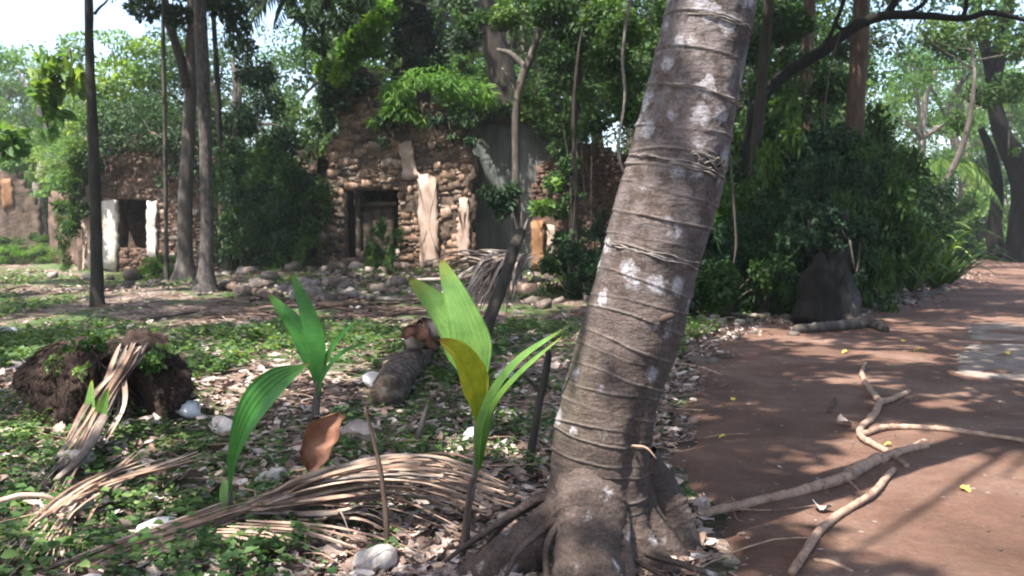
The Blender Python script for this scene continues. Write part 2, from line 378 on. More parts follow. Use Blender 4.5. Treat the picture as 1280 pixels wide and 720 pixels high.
# the ringed trunk: brown-purple bark, lichen blotches, fine speckle
def trunk_mat():
    m, nt, out = mat_new("ringed lichen bark")
    vec = mapped(nt, (1, 1, 1)); gen = nd(nt, "ShaderNodeSeparateXYZ", {0: vec})
    base = ramp(nt, noise(nt, vec, 5, 6, .7), [(.28, (.036, .027, .023)), (.5, (.075, .055, .047)), (.72, (.135, .105, .094))])
    fine = ramp(nt, noise(nt, vec, 75, 4, .75), [(.3, (.45, .42, .4)), (.55, (1.0, .98, .96)), (.75, (1.75, 1.7, 1.65))])
    col = mix(nt, 1.0, base, fine, 'MULTIPLY')
    streak = noise(nt, mapped(nt, (9, 9, 55)), 1.0, 3)
    col = mix(nt, .5, col, ramp(nt, streak, [(.35, (.55, .5, .5)), (.7, (1.3, 1.25, 1.2))]), 'MULTIPLY')
    # greener and lighter towards the left, above the foot
    gx = nd(nt, "ShaderNodeMapRange", {"Value": gen.outputs[0], "From Min": .02, "From Max": -.26, "To Min": 0, "To Max": .5})
    gz_ = nd(nt, "ShaderNodeMapRange", {"Value": gen.outputs[2], "From Min": .45, "From Max": .8})
    gx = nd(nt, "ShaderNodeMath", {0: gx.outputs[0], 1: gz_.outputs[0]}, operation='MULTIPLY')
    gn = nd(nt, "ShaderNodeMath", {0: gx.outputs[0], 1: noise(nt, vec, 9, 4)}, operation='MULTIPLY')
    col = mix(nt, gn.outputs[0], col, (.15, .18, .085))
    # pale grey cast growing with height
    hz = nd(nt, "ShaderNodeMapRange", {"Value": gen.outputs[2], "From Min": .7, "From Max": 2.3, "To Min": 0.04, "To Max": .55})
    hn = nd(nt, "ShaderNodeMath", {0: hz.outputs[0], 1: ramp(nt, noise(nt, vec, 11, 6, .7), [(.42, (0.05,) * 3), (.56, (1,) * 3)])}, operation='MULTIPLY')
    col = mix(nt, hn.outputs[0], col, (.23, .195, .20))
    at = nd(nt, "ShaderNodeAttribute", attribute_name="rnd")
    rg = nd(nt, "ShaderNodeMath", {0: at.outputs["Fac"], 1: ramp(nt, noise(nt, vec, 13, 4), [(.35, (.1,) * 3), (.6, (.8,) * 3)])}, operation='MULTIPLY')
    col = mix(nt, rg.outputs[0], col, (.24, .20, .175))
    crk = noise(nt, mapped(nt, (60, 60, 7)), 1.0, 4, .7)
    col = mix(nt, ramp(nt, crk, [(.30, (.6,) * 3), (.42, (0,) * 3)]), col, (.03, .022, .018))
    # lichen spots
    wv = nd(nt, "ShaderNodeVectorMath", {0: vec, 1: nd(nt, "ShaderNodeVectorMath", {0: noise(nt, vec, 22, 5, .75, out=1), "Scale": .10}, operation='SCALE').outputs[0]}, operation='ADD')
    vo = nd(nt, "ShaderNodeTexVoronoi", {"Vector": wv.outputs[0], "Scale": 9.5, "Randomness": 1.0})
    thr = nd(nt, "ShaderNodeMapRange", {"Value": gen.outputs[2], "From Min": .2, "From Max": 2.3, "To Min": .30, "To Max": .72})
    cr = nd(nt, "ShaderNodeSeparateColor", {0: vo.outputs["Color"]})
    th2 = nd(nt, "ShaderNodeMath", {0: thr.outputs[0], 1: cr.outputs[0]}, operation='MULTIPLY')
    df = nd(nt, "ShaderNodeMath", {0: th2.outputs[0], 1: vo.outputs["Distance"]}, operation='SUBTRACT')
    spot = nd(nt, "ShaderNodeMapRange", {"Value": df.outputs[0], "From Min": -.03, "From Max": .16, "To Max": .8})
    brk = ramp(nt, noise(nt, vec, 45, 4, .7), [(.35, (.25,) * 3), (.6, (1,) * 3)])
    sp = nd(nt, "ShaderNodeMath", {0: spot.outputs[0], 1: brk}, operation='MULTIPLY')
    col = mix(nt, sp.outputs[0], col, (.43, .41, .44))
    h = nd(nt, "ShaderNodeMath", {0: noise(nt, vec, 60, 5, .7), 1: nd(nt, "ShaderNodeMath", {0: streak, 1: .6}, operation='MULTIPLY').outputs[0]}, operation='ADD')
    bp = nd(nt, "ShaderNodeBump", {"Strength": .8, "Distance": .016, "Height": h.outputs[0]})
    b = nd(nt, "ShaderNodeBsdfPrincipled", {"Base Color": col, "Roughness": .75, "Specular IOR Level": .3, "Normal": bp.outputs[0]})
    nt.links.new(b.outputs[0], out.inputs[0]); return m
M['trunk'] = trunk_mat()

def ground_mat():
    m, nt, out = mat_new("forest soil and litter")
    vec = mapped(nt)
    soil = ramp(nt, noise(nt, vec, 1.3, 6, .65), [(.3, (.035, .025, .02)), (.5, (.085, .055, .042)), (.72, (.16, .10, .075))])
    vo = nd(nt, "ShaderNodeTexVoronoi", {"Vector": vec, "Scale": 22.0, "Randomness": 1.0})
    cs = nd(nt, "ShaderNodeSeparateColor", {0: vo.outputs["Color"]})
    chips = ramp(nt, cs.outputs[0], [(0, (.04, .03, .025)), (.35, (.13, .09, .07)), (.7, (.27, .2, .165)), (1, (.46, .40, .37))])
    msk = ramp(nt, noise(nt, vec, 2.1, 5, .7), [(.42, (0,) * 3), (.58, (1,) * 3)])
    col = mix(nt, msk, soil, chips)
    gm = ramp(nt, noise(nt, vec, .55, 5, .7), [(.46, (0,) * 3), (.56, (.75,) * 3)])
    green = ramp(nt, noise(nt, vec, 14, 5, .8), [(.3, (.02, .045, .012)), (.6, (.06, .13, .03)), (.8, (.12, .19, .06))])
    col = mix(nt, gm, col, green)
    h = nd(nt, "ShaderNodeMath", {0: noise(nt, vec, 18, 6, .75), 1: vo.outputs["Distance"]}, operation='ADD')
    bp = nd(nt, "ShaderNodeBump", {"Strength": .9, "Distance": .03, "Height": h.outputs[0]})
    b = nd(nt, "ShaderNodeBsdfPrincipled", {"Base Color": col, "Roughness": .95, "Specular IOR Level": .15, "Normal": bp.outputs[0]})
    nt.links.new(b.outputs[0], out.inputs[0]); return m
M['ground'] = ground_mat()

def path_mat():
    m, nt, out = mat_new("trodden red earth")
    vec = mapped(nt)
    a = ramp(nt, noise(nt, vec, .9, 6, .62, dist=.4), [(.3, (.09, .046, .031)), (.5, (.155, .083, .058)), (.7, (.25, .16, .123))])
    f = ramp(nt, noise(nt, vec, 28, 6, .75), [(.3, (.72, .7, .7)), (.55, (1, 1, 1)), (.78, (1.3, 1.28, 1.25))])
    col = mix(nt, 1.0, a, f, 'MULTIPLY')
    vo = nd(nt, "ShaderNodeTexVoronoi", {"Vector": vec, "Scale": 19.0})
    cs = nd(nt, "ShaderNodeSeparateColor", {0: vo.outputs["Color"]})
    rare = nd(nt, "ShaderNodeMath", {0: cs.outputs[1], 1: .975}, operation='GREATER_THAN')
    nearc = nd(nt, "ShaderNodeMath", {0: vo.outputs["Distance"], 1: .28}, operation='LESS_THAN')
    peb = nd(nt, "ShaderNodeMath", {0: rare.outputs[0], 1: nearc.outputs[0]}, operation='MULTIPLY')
    col = mix(nt, peb.outputs[0], col, (.33, .25, .21))
    dk = ramp(nt, noise(nt, vec, 3.3, 5, .7), [(.5, (0,) * 3), (.75, (.55,) * 3)])
    col = mix(nt, dk, col, (.10, .065, .05))
    h0 = noise(nt, vec, 2.6, 5, .6)
    h = nd(nt, "ShaderNodeMath", {0: nd(nt, "ShaderNodeMath", {0: h0, 1: 3.0}, operation='MULTIPLY').outputs[0], 1: noise(nt, vec, 30, 6, .75)}, operation='ADD')
    h = nd(nt, "ShaderNodeMath", {0: h.outputs[0], 1: peb.outputs[0]}, operation='ADD')
    bp = nd(nt, "ShaderNodeBump", {"Strength": .85, "Distance": .03, "Height": h.outputs[0]})
    b = nd(nt, "ShaderNodeBsdfPrincipled", {"Base Color": col, "Roughness": .8, "Specular IOR Level": .3, "Normal": bp.outputs[0]})
    nt.links.new(b.outputs[0], out.inputs[0]); return m
M['path'] = path_mat()

# ---------------------------------------------------------------- ground and path
def sheet(name, X, Y, Z, mat):
    ny, nx = X.shape
    i = np.arange(ny - 1)[:, None] * nx + np.arange(nx - 1)[None]
    q = np.stack([i, i + 1, i + nx + 1, i + nx], -1).reshape(-1, 4)
    g = Geo(); g.add(np.stack([X, Y, Z], -1).reshape(-1, 3), None, q)
    return tag(g.build(name, mat), kind='structure')

sx = np.linspace(-1, 1, 300); gx = 14 * sx + 130 * np.sign(sx) * np.abs(sx) ** 4 + 0
sy = np.linspace(0, 1, 420); gy = -25 + 55 * sy + 200 * sy ** 5
GX, GY = np.meshgrid(gx, gy)
GZ = gz(GX, GY)
inside = np.clip((GX - np.interp(GY, PLY, PLX)) / 0.4, 0, 1)
GZ = GZ - 0.03 * inside * (GX < np.interp(GY, PLY, PLX) + 14)
sheet('ground', GX, GY, GZ, M['ground'])
ty = np.concatenate([np.arange(-8, 20, .12), np.arange(20, 130, .6)])
su = np.concatenate([np.linspace(0, .3, 26), np.linspace(.34, 1, 26)])
L_ = path_left(ty)[:, None]; W_ = np.interp(ty, [-8, 10, 30, 55, 130], [8, 8, 11.5, 9, 9])[:, None]
PX = L_ + W_ * su[None] + 0 * ty[:, None]; PY = np.repeat(ty[:, None], len(su), 1)
pz = 0.008 * sn(np.stack([PX, PY], -1), .6, 5) + 0.004 * sn(np.stack([PX, PY], -1), 1.7, 6)
edge = np.clip(su * W_ / .25, 0, 1)
PZ = 0.002 + (pz + .012) * edge - .05 * (1 - edge)
sheet('path', PX, PY, PZ, M['path'])

# ---------------------------------------------------------------- masonry helpers
class Wall:
    """a ruined wall standing in the plane through O along U (unit, horizontal); thickness goes along D"""
    def __init__(s, px0, px1, Y0, Y1, thick):
        a = P(px0, 300, Y0); b = P(px1, 300, Y1)
        s.O = np.array([a[0], a[1], 0]); e = np.array([b[0] - a[0], b[1] - a[1], 0]); s.W = np.linalg.norm(e); s.U = e / s.W
        s.D = np.array([-s.U[1], s.U[0], 0]); s.px0, s.px1, s.Y0, s.Y1, s.T = px0, px1, Y0, Y1, thick
    def w(s, u, z, d=0.0):
        u = np.asarray(u, float)[..., None]; z = np.asarray(z, float)[..., None]; d = np.asarray(d, float)[..., None]
        return s.O + u * s.U + d * s.D + z * np.array([0, 0, 1.])
    def uz(s, px, py):
        """photo pixel -> (u, z) on the wall's front"""
        k = (px - 640) / FPX * math.cos(0)
        # intersect the vertical plane
        u = (px - 640) / FPX; v = (360 - py) / FPX
        d = np.array([u, math.cos(PITCH) + v * math.sin(PITCH), -math.sin(PITCH) + v * math.cos(PITCH)])
        c = np.array([0, 0, CAM_H]); t = ((s.O - c) @ s.D) / (d @ s.D); h = c + d * t
        return float((h - s.O) @ s.U), float(h[2])
    def rect(s, x0, y0, x1, y1):
        a = s.uz(x0, y1); b = s.uz(x1, y0); return a[0], a[1], b[0], b[1]
    def mass(s, g, mask, cell, zmax, zmin=-.4, seed=0, rough=.05, thick=None, d0=0.0):
        nu = int(s.W / cell) + 1; nz = int((zmax - zmin) / cell)
        uc = (np.arange(nu) + .5) * cell; zc = zmin + (np.arange(nz) + .5) * cell
        UU, ZZ = np.meshgrid(uc, zc, indexing='ij'); m = mask(UU, ZZ)
        T = thick or s.T
        gu, gzz = np.meshgrid(np.arange(nu + 1) * cell, zmin + np.arange(nz + 1) * cell, indexing='ij')
        j = np.random.default_rng(seed).uniform(-.32, .32, (2,) + gu.shape) * cell
        pp = np.stack([gu, gzz], -1)
        fr = s.w(gu + j[0], gzz + j[1], d0 + rough * sn(pp, .8, seed + 3)); bk = s.w(gu + j[0], gzz + j[1], d0 + T + rough * sn(pp, .8, seed + 4))
        V = np.vstack([fr.reshape(-1, 3), bk.reshape(-1, 3)]); N = fr.shape[0] * fr.shape[1]; st = fr.shape[1]
        a, b = np.nonzero(m); i = a * st + b
        q = [np.stack([i, i + st, i + st + 1, i + 1], -1), np.stack([i + 1, i + st + 1, i + st, i], -1) + N]
        mp = np.pad(m, 1)
        for (da, db, e0, e1) in ((-1, 0, 0, 1), (1, 0, st + 1, st), (0, -1, st, 0), (0, 1, 1, st + 1)):
            e = ~mp[a + 1 + da, b + 1 + db]; k = i[e]
            q.append(np.stack([k + e0, k + e1, k + e1 + N, k + e0 + N], -1))
        q = np.vstack(q); used, inv = np.unique(q, return_inverse=True)
        g.add(V[used], None, inv.reshape(q.shape))
    def stones(s, parent, mask, rows, widths, mats_pick, variants, zmin, zmax, limit=300, seed=0, proud=.04, gap=.86, name='stone'):
        """courses of uneven stones; the largest ones become parts, the rest one joined part"""
        r = np.random.default_rng(seed); L = []; cell = rows[0] * .46; nu = int(s.W / cell) + 1; nz = int((zmax - zmin) / cell)
        uc = (np.arange(nu) + .5) * cell; zc = zmin + (np.arange(nz) + .5) * cell; UU, ZZ = np.meshgrid(uc, zc, indexing='ij'); free = mask(UU, ZZ)
        for (a, b, tries) in ((6, 4, 30), (5, 3, 160), (4, 4, 120), (4, 3, 500), (3, 3, 700), (4, 2, 1800), (3, 2, 4500), (2, 3, 1500), (2, 2, 4500), (3, 1, 4500), (2, 1, 9000), (1, 1, 6000)):
            for _ in range(tries):
                i, j = r.integers(0, max(1, nu - a)), r.integers(0, max(1, nz - b))
                if free[i:i + a, j:j + b].all():
                    free[i:i + a, j:j + b] = False
                    if r.uniform() > .05: L.append((a * cell, b * cell, (i + a / 2) * cell + r.normal() * .012, zmin + (j + b / 2) * cell + r.normal() * .012, r.normal() * .16, r.integers(len(variants)), r.uniform(0, 1), r.uniform(.3, 1.7)))
        L.sort(key=lambda a: -a[0] * a[1])
        ang = math.atan2(s.U[1], s.U[0])
        for (w, h, u, z, tilt, k, c, pr) in L[:limit]:
            mt = mats_pick(u, z, c)
            place(variants[mt][k], name, parent, s.w(u, z, 0.06 - proud * pr), (0, tilt, ang), (w * gap * 1.12, .2, h * gap * 1.15))
        if len(L) > limit:
            g = Geo()
            for (w, h, u, z, tilt, k, c, pr) in L[limit:]:
                v = ROCKV[k][0] * np.array([w * gap * 1.12, .19, h * gap * 1.15]); ct, st_ = math.cos(tilt), math.sin(tilt)
                v = np.stack([v[:, 0] * ct + v[:, 2] * st_, v[:, 1], -v[:, 0] * st_ + v[:, 2] * ct], -1)
                g.add(s.w(u + v[:, 0], z + v[:, 2], 0.06 - proud * pr + v[:, 1]), None, ROCKV[k][1], c)
            o = g.build('small_stones', M['stone'] if mats_pick(0, 0, .5) == 'stone' else M['mortar_red'], parent, smooth=False); o['kind'] = 'stuff'
    def slabpatch(s, parent, poly, mat, name='plaster_patch', proud=.07, th=.05, seed=0):
        """a ragged sheet of plaster standing proud of the stones; poly: list of photo pixels"""
        pts = np.array([s.uz(*p) for p in poly]); n = len(pts); per = []
        r = np.random.default_rng(seed)
        for i in range(n):
            a, b = pts[i], pts[(i + 1) % n]; k = max(2, int(np.linalg.norm(b - a) / .12))
            for j in range(k): per.append(a + (b - a) * j / k + r.normal(size=2) * .025)
        per = np.array(per); c = per.mean(0); K = len(per)
        rings = [1.0, .66, .33]; g = Geo(); V = []
        for f in rings: q = c + (per - c) * f; V.append(s.w(q[:, 0], q[:, 1], -proud + .02 * sn(q, .9, seed)))
        q = per; V.append(s.w(q[:, 0], q[:, 1], -proud + th * 2.5)); cc = s.w(c[0], c[1], -proud)
        V = np.vstack(V + [cc[None]]); j = np.arange(K); j2 = (j + 1) % K
        qd = np.vstack([np.stack([j, j2, K + j2, K + j], -1), np.stack([K + j, K + j2, 2 * K + j2, 2 * K + j], -1), np.stack([3 * K + j, 3 * K + j2, j2, j], -1)])
        t = np.stack([2 * K + j, 2 * K + j2, j * 0 + 4 * K], -1)
        g.add(V, t, qd); return g.build(name, mat, parent, smooth=False)
    def beam(s, parent, name, x0, y0, x1, y1, mat, d=-.05, depth=.5, seed=0):
        u0, z0, u1, z1 = s.rect(x0, y0, x1, y1)
        g = Geo(); n = max(2, int((u1 - u0) / .25)) + 1 if u1 - u0 > z1 - z0 else max(2, int((z1 - z0) / .25)) + 1
        r = np.random.default_rng(seed)
        horiz = u1 - u0 > z1 - z0
        V = []
        for i in range(n):
            f = i / (n - 1)
            for (a, b) in ((0, 0), (1, 0), (1, 1), (0, 1)):
                jj = r.normal(size=3) * .008
                if horiz: V.append(s.w(u0 + (u1 - u0) * f, z0 + (z1 - z0) * b, d + depth * a) + jj)
                else: V.append(s.w(u0 + (u1 - u0) * b, z0 + (z1 - z0) * f, d + depth * a) + jj)
        q = []
        for i in range(n - 1):
            for k in range(4): q.append((i * 4 + k, i * 4 + (k + 1) % 4, i * 4 + 4 + (k + 1) % 4, i * 4 + 4 + k))
        q.append((0, 1, 2, 3)); e = (n - 1) * 4; q.append((e, e + 3, e + 2, e + 1))
        g.add(V, None, q); return g.build(name, mat, parent, smooth=False)

ROCKV = [rock_verts(np.random.default_rng(50 + i), .84) for i in range(8)]
def rock_meshes(mat, smooth=False):
    out = []
    for v, q in ROCKV:
        g = Geo(); g.add(v, None, q); out.append(g.mesh('stone', mat, smooth=smooth))
    return out
M['stone_warm'] = solid_mat('warm ochre stone', [(.12, (.045, .034, .028)), (.35, (.12, .08, .058)), (.52, (.21, .13, .088)), (.68, (.28, .19, .14)), (.85, (.36, .3, .26))], 2.5, bump=.8, bscale=9, use_rnd=.28)
VAR = {'stone_warm': rock_meshes(M['stone_warm']), 'stone': rock_meshes(M['stone']), 'rubble': rock_meshes(M['rubble']), 'mortar_red': rock_meshes(M['mortar_red'])}

def poly_in(poly):
    poly = np.array(poly)
    def f(x, y):
        x = np.asarray(x); y = np.asarray(y); c = np.zeros(x.shape, bool); n = len(poly)
        for i in range(n):
            x0, y0 = poly[i]; x1, y1 = poly[(i + 1) % n]
            cond = ((y0 > y) != (y1 > y)); xi = (x1 - x0) * (y - y0) / (y1 - y0 + 1e-12) + x0
            c ^= cond & (x < xi)
        return c
    return f

# ---------------------------------------------------------------- main ruin
W1 = Wall(380, 592, 27.8, 27.2, .75)
ruin = thing('stone_ruin', 'tall ruined rubble stone wall with a dark doorway and a pale plaster strip', 'ruin', W1.w(2.5, 0))
outl = [(386, 372), (388, 330), (398, 240), (412, 190), (424, 140), (432, 84), (446, 76), (462, 90), (476, 110), (488, 128), (510, 132), (540, 128), (575, 140), (592, 150), (594, 372)]
outu = [W1.uz(*p) for p in outl]; outu[0] = (outu[0][0], -.5); outu[-1] = (outu[-1][0] + .05, -.5)
inw = poly_in(outu); dr = W1.rect(432, 320, 497, 236)
dr = (W1.uz(432, 320)[0], W1.uz(432, 322)[1], W1.uz(498, 236)[0], W1.uz(450, 237)[1])
def m1(u, z): return inw(u + .12 * np.sin(z * 5) , z) & ~((u > dr[0]) & (u < dr[2]) & (z > dr[1]) & (z < dr[3]))
g = Geo(); W1.mass(g, m1, .17, 7.2, seed=1, rough=.03, d0=-.065); g.build('wall', M['mortar'], ruin, smooth=False)
W1.stones(ruin, m1, (.17, .27), (.22, .48), lambda u, z, c: 'stone_warm' if (u > 3.0 and z < 3.6 and c < .75) or c > .8 else 'stone', VAR, -.1, 7.0, seed=3, proud=.05, gap=.9)
W1.slabpatch(ruin, [(523, 215), (546, 222), (551, 345), (527, 342)], M['plaster'], seed=2, proud=.17)
W1.slabpatch(ruin, [(574, 245), (587, 248), (588, 345), (573, 335)], M['plaster'], seed=3, proud=.17)
W1.slabpatch(ruin, [(500, 180), (516, 176), (524, 222), (506, 224)], M['plaster'], seed=4, proud=.17)
W1.beam(ruin, 'lintel', 426, 230, 503, 238, M['wood_old'], seed=1)
W1.beam(ruin, 'door_frame', 441, 238, 447, 320, M['wood_old'], d=.28, depth=.12, seed=2)
W1.beam(ruin, 'door_frame', 447, 252, 493, 258, M['wood_old'], d=.3, depth=.1, seed=3)
for i, (x0, x1) in enumerate([(450, 462), (463, 475), (476, 488)]):
    W1.beam(ruin, 'door_plank', x0, 258, x1, 316, M['wood_old'], d=.36, depth=.05, seed=5 + i)
# side and back walls of the room, added so that the doorway is dark
WS = Wall(398, 404, 28.4, 36, .6); g = Geo(); WS.mass(g, lambda u, z: z < 3.6 + .4 * np.sin(u * 1.3), .4, 4.5, seed=4); g.build('added_side_wall', M['mortar'], ruin, smooth=False)
WB = Wall(384, 700, 36, 34, .6); g = Geo(); WB.mass(g, lambda u, z: z < 3.9 + .5 * np.sin(u * .9), .45, 5.5, seed=5); g.build('back_wall', M['mortar'], ruin, smooth=False)

# grey plastered wall set back to the right of it
W2 = Wall(586, 702, 28.9, 28.5, .6)
gw = thing('plastered_wall', 'mouldy grey plastered wall with a dark ledge, right of the stone ruin', 'wall', W2.w(1.5, 0))
top2 = W2.uz(640, 152)[1]
g = Geo(); W2.mass(g, lambda u, z: z < top2 + .05 * np.sin(u * 4), .2, top2 + .6, seed=6, rough=.015); g.build('wall', M['plaster_grey'], gw, smooth=False)
g = Geo(); W2.mass(g, lambda u, z: (z > top2 - .02) & (z < top2 + .28 + .12 * np.sin(u * 3)), .14, top2 + .8, zmin=top2 - .02, seed=7, rough=.05, thick=.9, d0=-.16); g.build('ledge', M['mortar'], gw, smooth=False)
#W2.slabpatch(gw, [(592, 172), (604, 168), (608, 300), (594, 305)], M['plaster_grey'], seed=8, proud=.03, name='plaster_patch')

# reddish wall behind the leaning palm
W3 = Wall(664, 830, 28.2, 27.6, .6)
rw = thing('red_wall', 'low reddish ruined wall overgrown with creeper, behind the leaning trunk', 'wall', W3.w(2, 0))
o3 = poly_in([W3.uz(*p) for p in ((664, 380), (664, 240), (676, 205), (700, 180), (735, 176), (770, 190), (800, 200), (830, 215), (830, 380))])
g = Geo(); W3.mass(g, o3, .18, 4.8, seed=9, rough=.05); g.build('wall', M['mortar_red'], rw, smooth=False)
W3.stones(rw, lambda u, z: o3(u, z) & (sn(np.stack([u, z], -1), .3, 4) > -.35), (.12, .2), (.2, .36), lambda u, z, c: 'mortar_red', VAR, 0, 4.6, limit=120, seed=5, proud=.02)
W3.slabpatch(rw, [(665, 278), (680, 274), (681, 338), (667, 341)], M['plaster_orange'], seed=9, proud=.17)
W3.slabpatch(rw, [(685, 280), (694, 282), (693, 322), (684, 330)], M['plaster'], seed=10, proud=.17)

# left ruin with a square window
W4 = Wall(104, 292, 30.4, 29.8, .7)
lr = thing('window_ruin', 'low ruined house wall with a square dark window between two whitewashed jambs', 'ruin', W4.w(2.4, 0))
o4 = poly_in([W4.uz(*p) for p in ((104, 365), (104, 190), (112, 160), (150, 172), (200, 166), (240, 182), (276, 205), (292, 232), (292, 365))])
wn4 = W4.rect(150, 250, 186, 311)
def m4(u, z): return o4(u, z) & ~((u > wn4[0]) & (u < wn4[2]) & (z > wn4[1]) & (z < wn4[3]))
g = Geo(); W4.mass(g, m4, .16, 5.8, seed=11, rough=.03, d0=-.05); g.build('wall', M['mortar_red'], lr, smooth=False)
W4.stones(lr, m4, (.12, .18), (.2, .38), lambda u, z, c: ('mortar_red' if c < .45 else 'rubble' if c < .75 else 'stone'), VAR, -.1, 5.4, limit=300, seed=12, proud=.03)
W4.slabpatch(lr, [(126, 252), (149, 250), (150, 312), (146, 338), (128, 336)], M['plaster_white'], name='window_jamb', seed=13, proud=.17)
W4.slabpatch(lr, [(186, 250), (198, 252), (198, 328), (187, 318)], M['plaster_white'], name='window_jamb', seed=14, proud=.17)
W4.slabpatch(lr, [(104, 235), (118, 230), (120, 345), (106, 345)], M['plaster'], seed=15, proud=.1)
W4.slabpatch(lr, [(275, 246), (289, 250), (290, 318), (276, 322)], M['plaster'], seed=16, proud=.17)
W4.beam(lr, 'lintel', 146, 245, 190, 250, M['wood_old'], seed=9)
for x0_, x1_ in ((112, 112), (282, 276)):  # inner walls added to keep the room behind the window dark
    WX = Wall(x0_, x0_ + 3, 31.2, 33.5, .4); g = Geo(); WX.mass(g, lambda u, z: z < 3.3, .4, 4, seed=19); g.build('added_side_wall', M['mortar'], lr, smooth=False)
def roof_mass(x0, x1, Y0, Y1, z, root_, seed):  # roof sheet added over the rooms to darken window and doorway
    xs = np.linspace(P(x0, 300, Y0)[0], P(x1, 300, Y0)[0], 14); ys = np.linspace(Y0, Y1, 10); X_, Y_ = np.meshgrid(xs, ys); g = Geo(); i = np.arange(9)[:, None] * 14 + np.arange(13)[None]
    q = np.stack([i, i + 1, i + 15, i + 14], -1).reshape(-1, 4)
    for dz, fl in ((0, 1), (-.25, -1)): g.add(np.stack([X_, Y_, z + dz + .12 * sn(np.stack([X_, Y_], -1), .5, seed)], -1).reshape(-1, 3), None, q[:, ::fl])
    g.build('added_shade_roof', M['mortar'], root_, smooth=False)
roof_mass(106, 290, 30.9, 33.8, 3.1, lr, 1); roof_mass(398, 600, 28.3, 36.3, 3.75, ruin, 2)
WI = Wall(110, 290, 33.5, 33.2, .5); g = Geo(); WI.mass(g, lambda u, z: z < 3.6, .4, 4, seed=17); g.build('back_wall', M['mortar'], lr, smooth=False)
W5 = Wall(286, 400, 31.5, 32.0, .5)
w5 = thing('dark_wall', 'low dark wall stub under the shrubs between the two ruins', 'wall', W5.w(1.5, 0))
g = Geo(); W5.mass(g, lambda u, z: z < 2.1 + .5 * np.sin(u * 1.7), .3, 3.4, seed=18); g.build('wall', M['mortar'], w5, smooth=False)

# far left gabled ruin, and the wall fragment beside it
W6 = Wall(-60, 52, 42, 43, .6)
fr = thing('gabled_ruin', 'brown ruined gable wall with a rusty orange patch at the far left', 'ruin', W6.w(2, 0))
o6 = poly_in([W6.uz(*p) for p in ((-60, 335), (-60, 215), (-20, 190), (2, 194), (22, 214), (45, 252), (52, 262), (52, 335))])
wd6 = W6.rect(-2, 226, 14, 262)
g = Geo(); W6.mass(g, o6, .2, 6.5, seed=20, rough=.04); g.build('wall', M['mortar'], fr, smooth=False)
W6.slabpatch(fr, [(2, 226), (14, 222), (18, 258), (4, 262)], M['plaster_orange'], seed=21, proud=.1)
#W6.slabpatch(fr, [(0, 274), (50, 276), (50, 290), (0, 292)], M['plaster'], seed=22, proud=.1)
W7 = Wall(62, 106, 38, 37, .5)
w7 = thing('brown_wall', 'brown wall fragment beside the ruin with the square window', 'wall', W7.w(.8, 0))
g = Geo(); W7.mass(g, lambda u, z: z < 2.9 + .3 * np.sin(u * 3), .2, 3.6, seed=23, rough=.04); g.build('wall', M['mortar_red'], w7, smooth=False)

# ---------------------------------------------------------------- rubble at the foot of the ruins
r = np.random.default_rng(77)
n = 0
for i in range(185):
    if i < 90: px, py = r.normal(470, 62), r.uniform(330, 378)
    elif i < 125: px, py = r.uniform(300, 420), r.uniform(345, 380)
    elif i < 150: px, py = r.uniform(620, 740), r.uniform(350, 395)
    else: px, py = r.uniform(120, 290), r.uniform(344, 362)
    if i < 22: px, py = r.uniform(432, 500), r.uniform(320, 345)
    p = G(px, py) if py > 332 else W1.w(W1.uz(px, py)[0], max(.1, W1.uz(px, py)[1]), r.uniform(-.5, .3))
    if p[1] > 27 and px < 600 and i >= 22: p[1] = min(p[1], 26.8)
    s = r.uniform(.14, .42) * (1 if i < 125 else .7)
    a = place(VAR['rubble'][i % 8], 'rubble_stone', None, p + [0, 0, s * .18], (r.uniform(-.4, .4), r.uniform(-.4, .4), r.uniform(0, 6)), (s * 1.2, s, s * .75))
    grp, lab = (('fallen stones heaped against the stone ruin', 'brown fallen stone in the heap below the dark doorway') if i < 90 else
                ('fallen stones under the dark shrubs', 'dull fallen stone lying under the dark shrubs left of the doorway') if i < 125 else
                ('fallen stones below the plastered wall', 'fallen stone scattered before the grey plastered wall') if i < 150 else
                ('fallen stones below the square window', 'reddish fallen stone at the foot of the wall with the square window'))
    tag(a, lab, 'stone', grp)
gp = Geo(); 
for i in range(2000):
    k = r.integers(8); 
    if r.uniform() < .8: px, py = r.normal(490, 110), r.uniform(338, 374)
    else: px, py = r.uniform(880, 1200), 0; py = np.interp(px, [880, 1000, 1110, 1200], [402, 392, 378, 345]) + r.normal() * 9
    p = G(px, py); s = r.uniform(.03, .12)
    gp.add(ROCKV[k][0] * [s * 1.3, s, s * .8] + p + [0, 0, s * .2], None, ROCKV[k][1], r.uniform())
tag(gp.build('small_rubble', M['rubble'], smooth=False), kind='stuff')

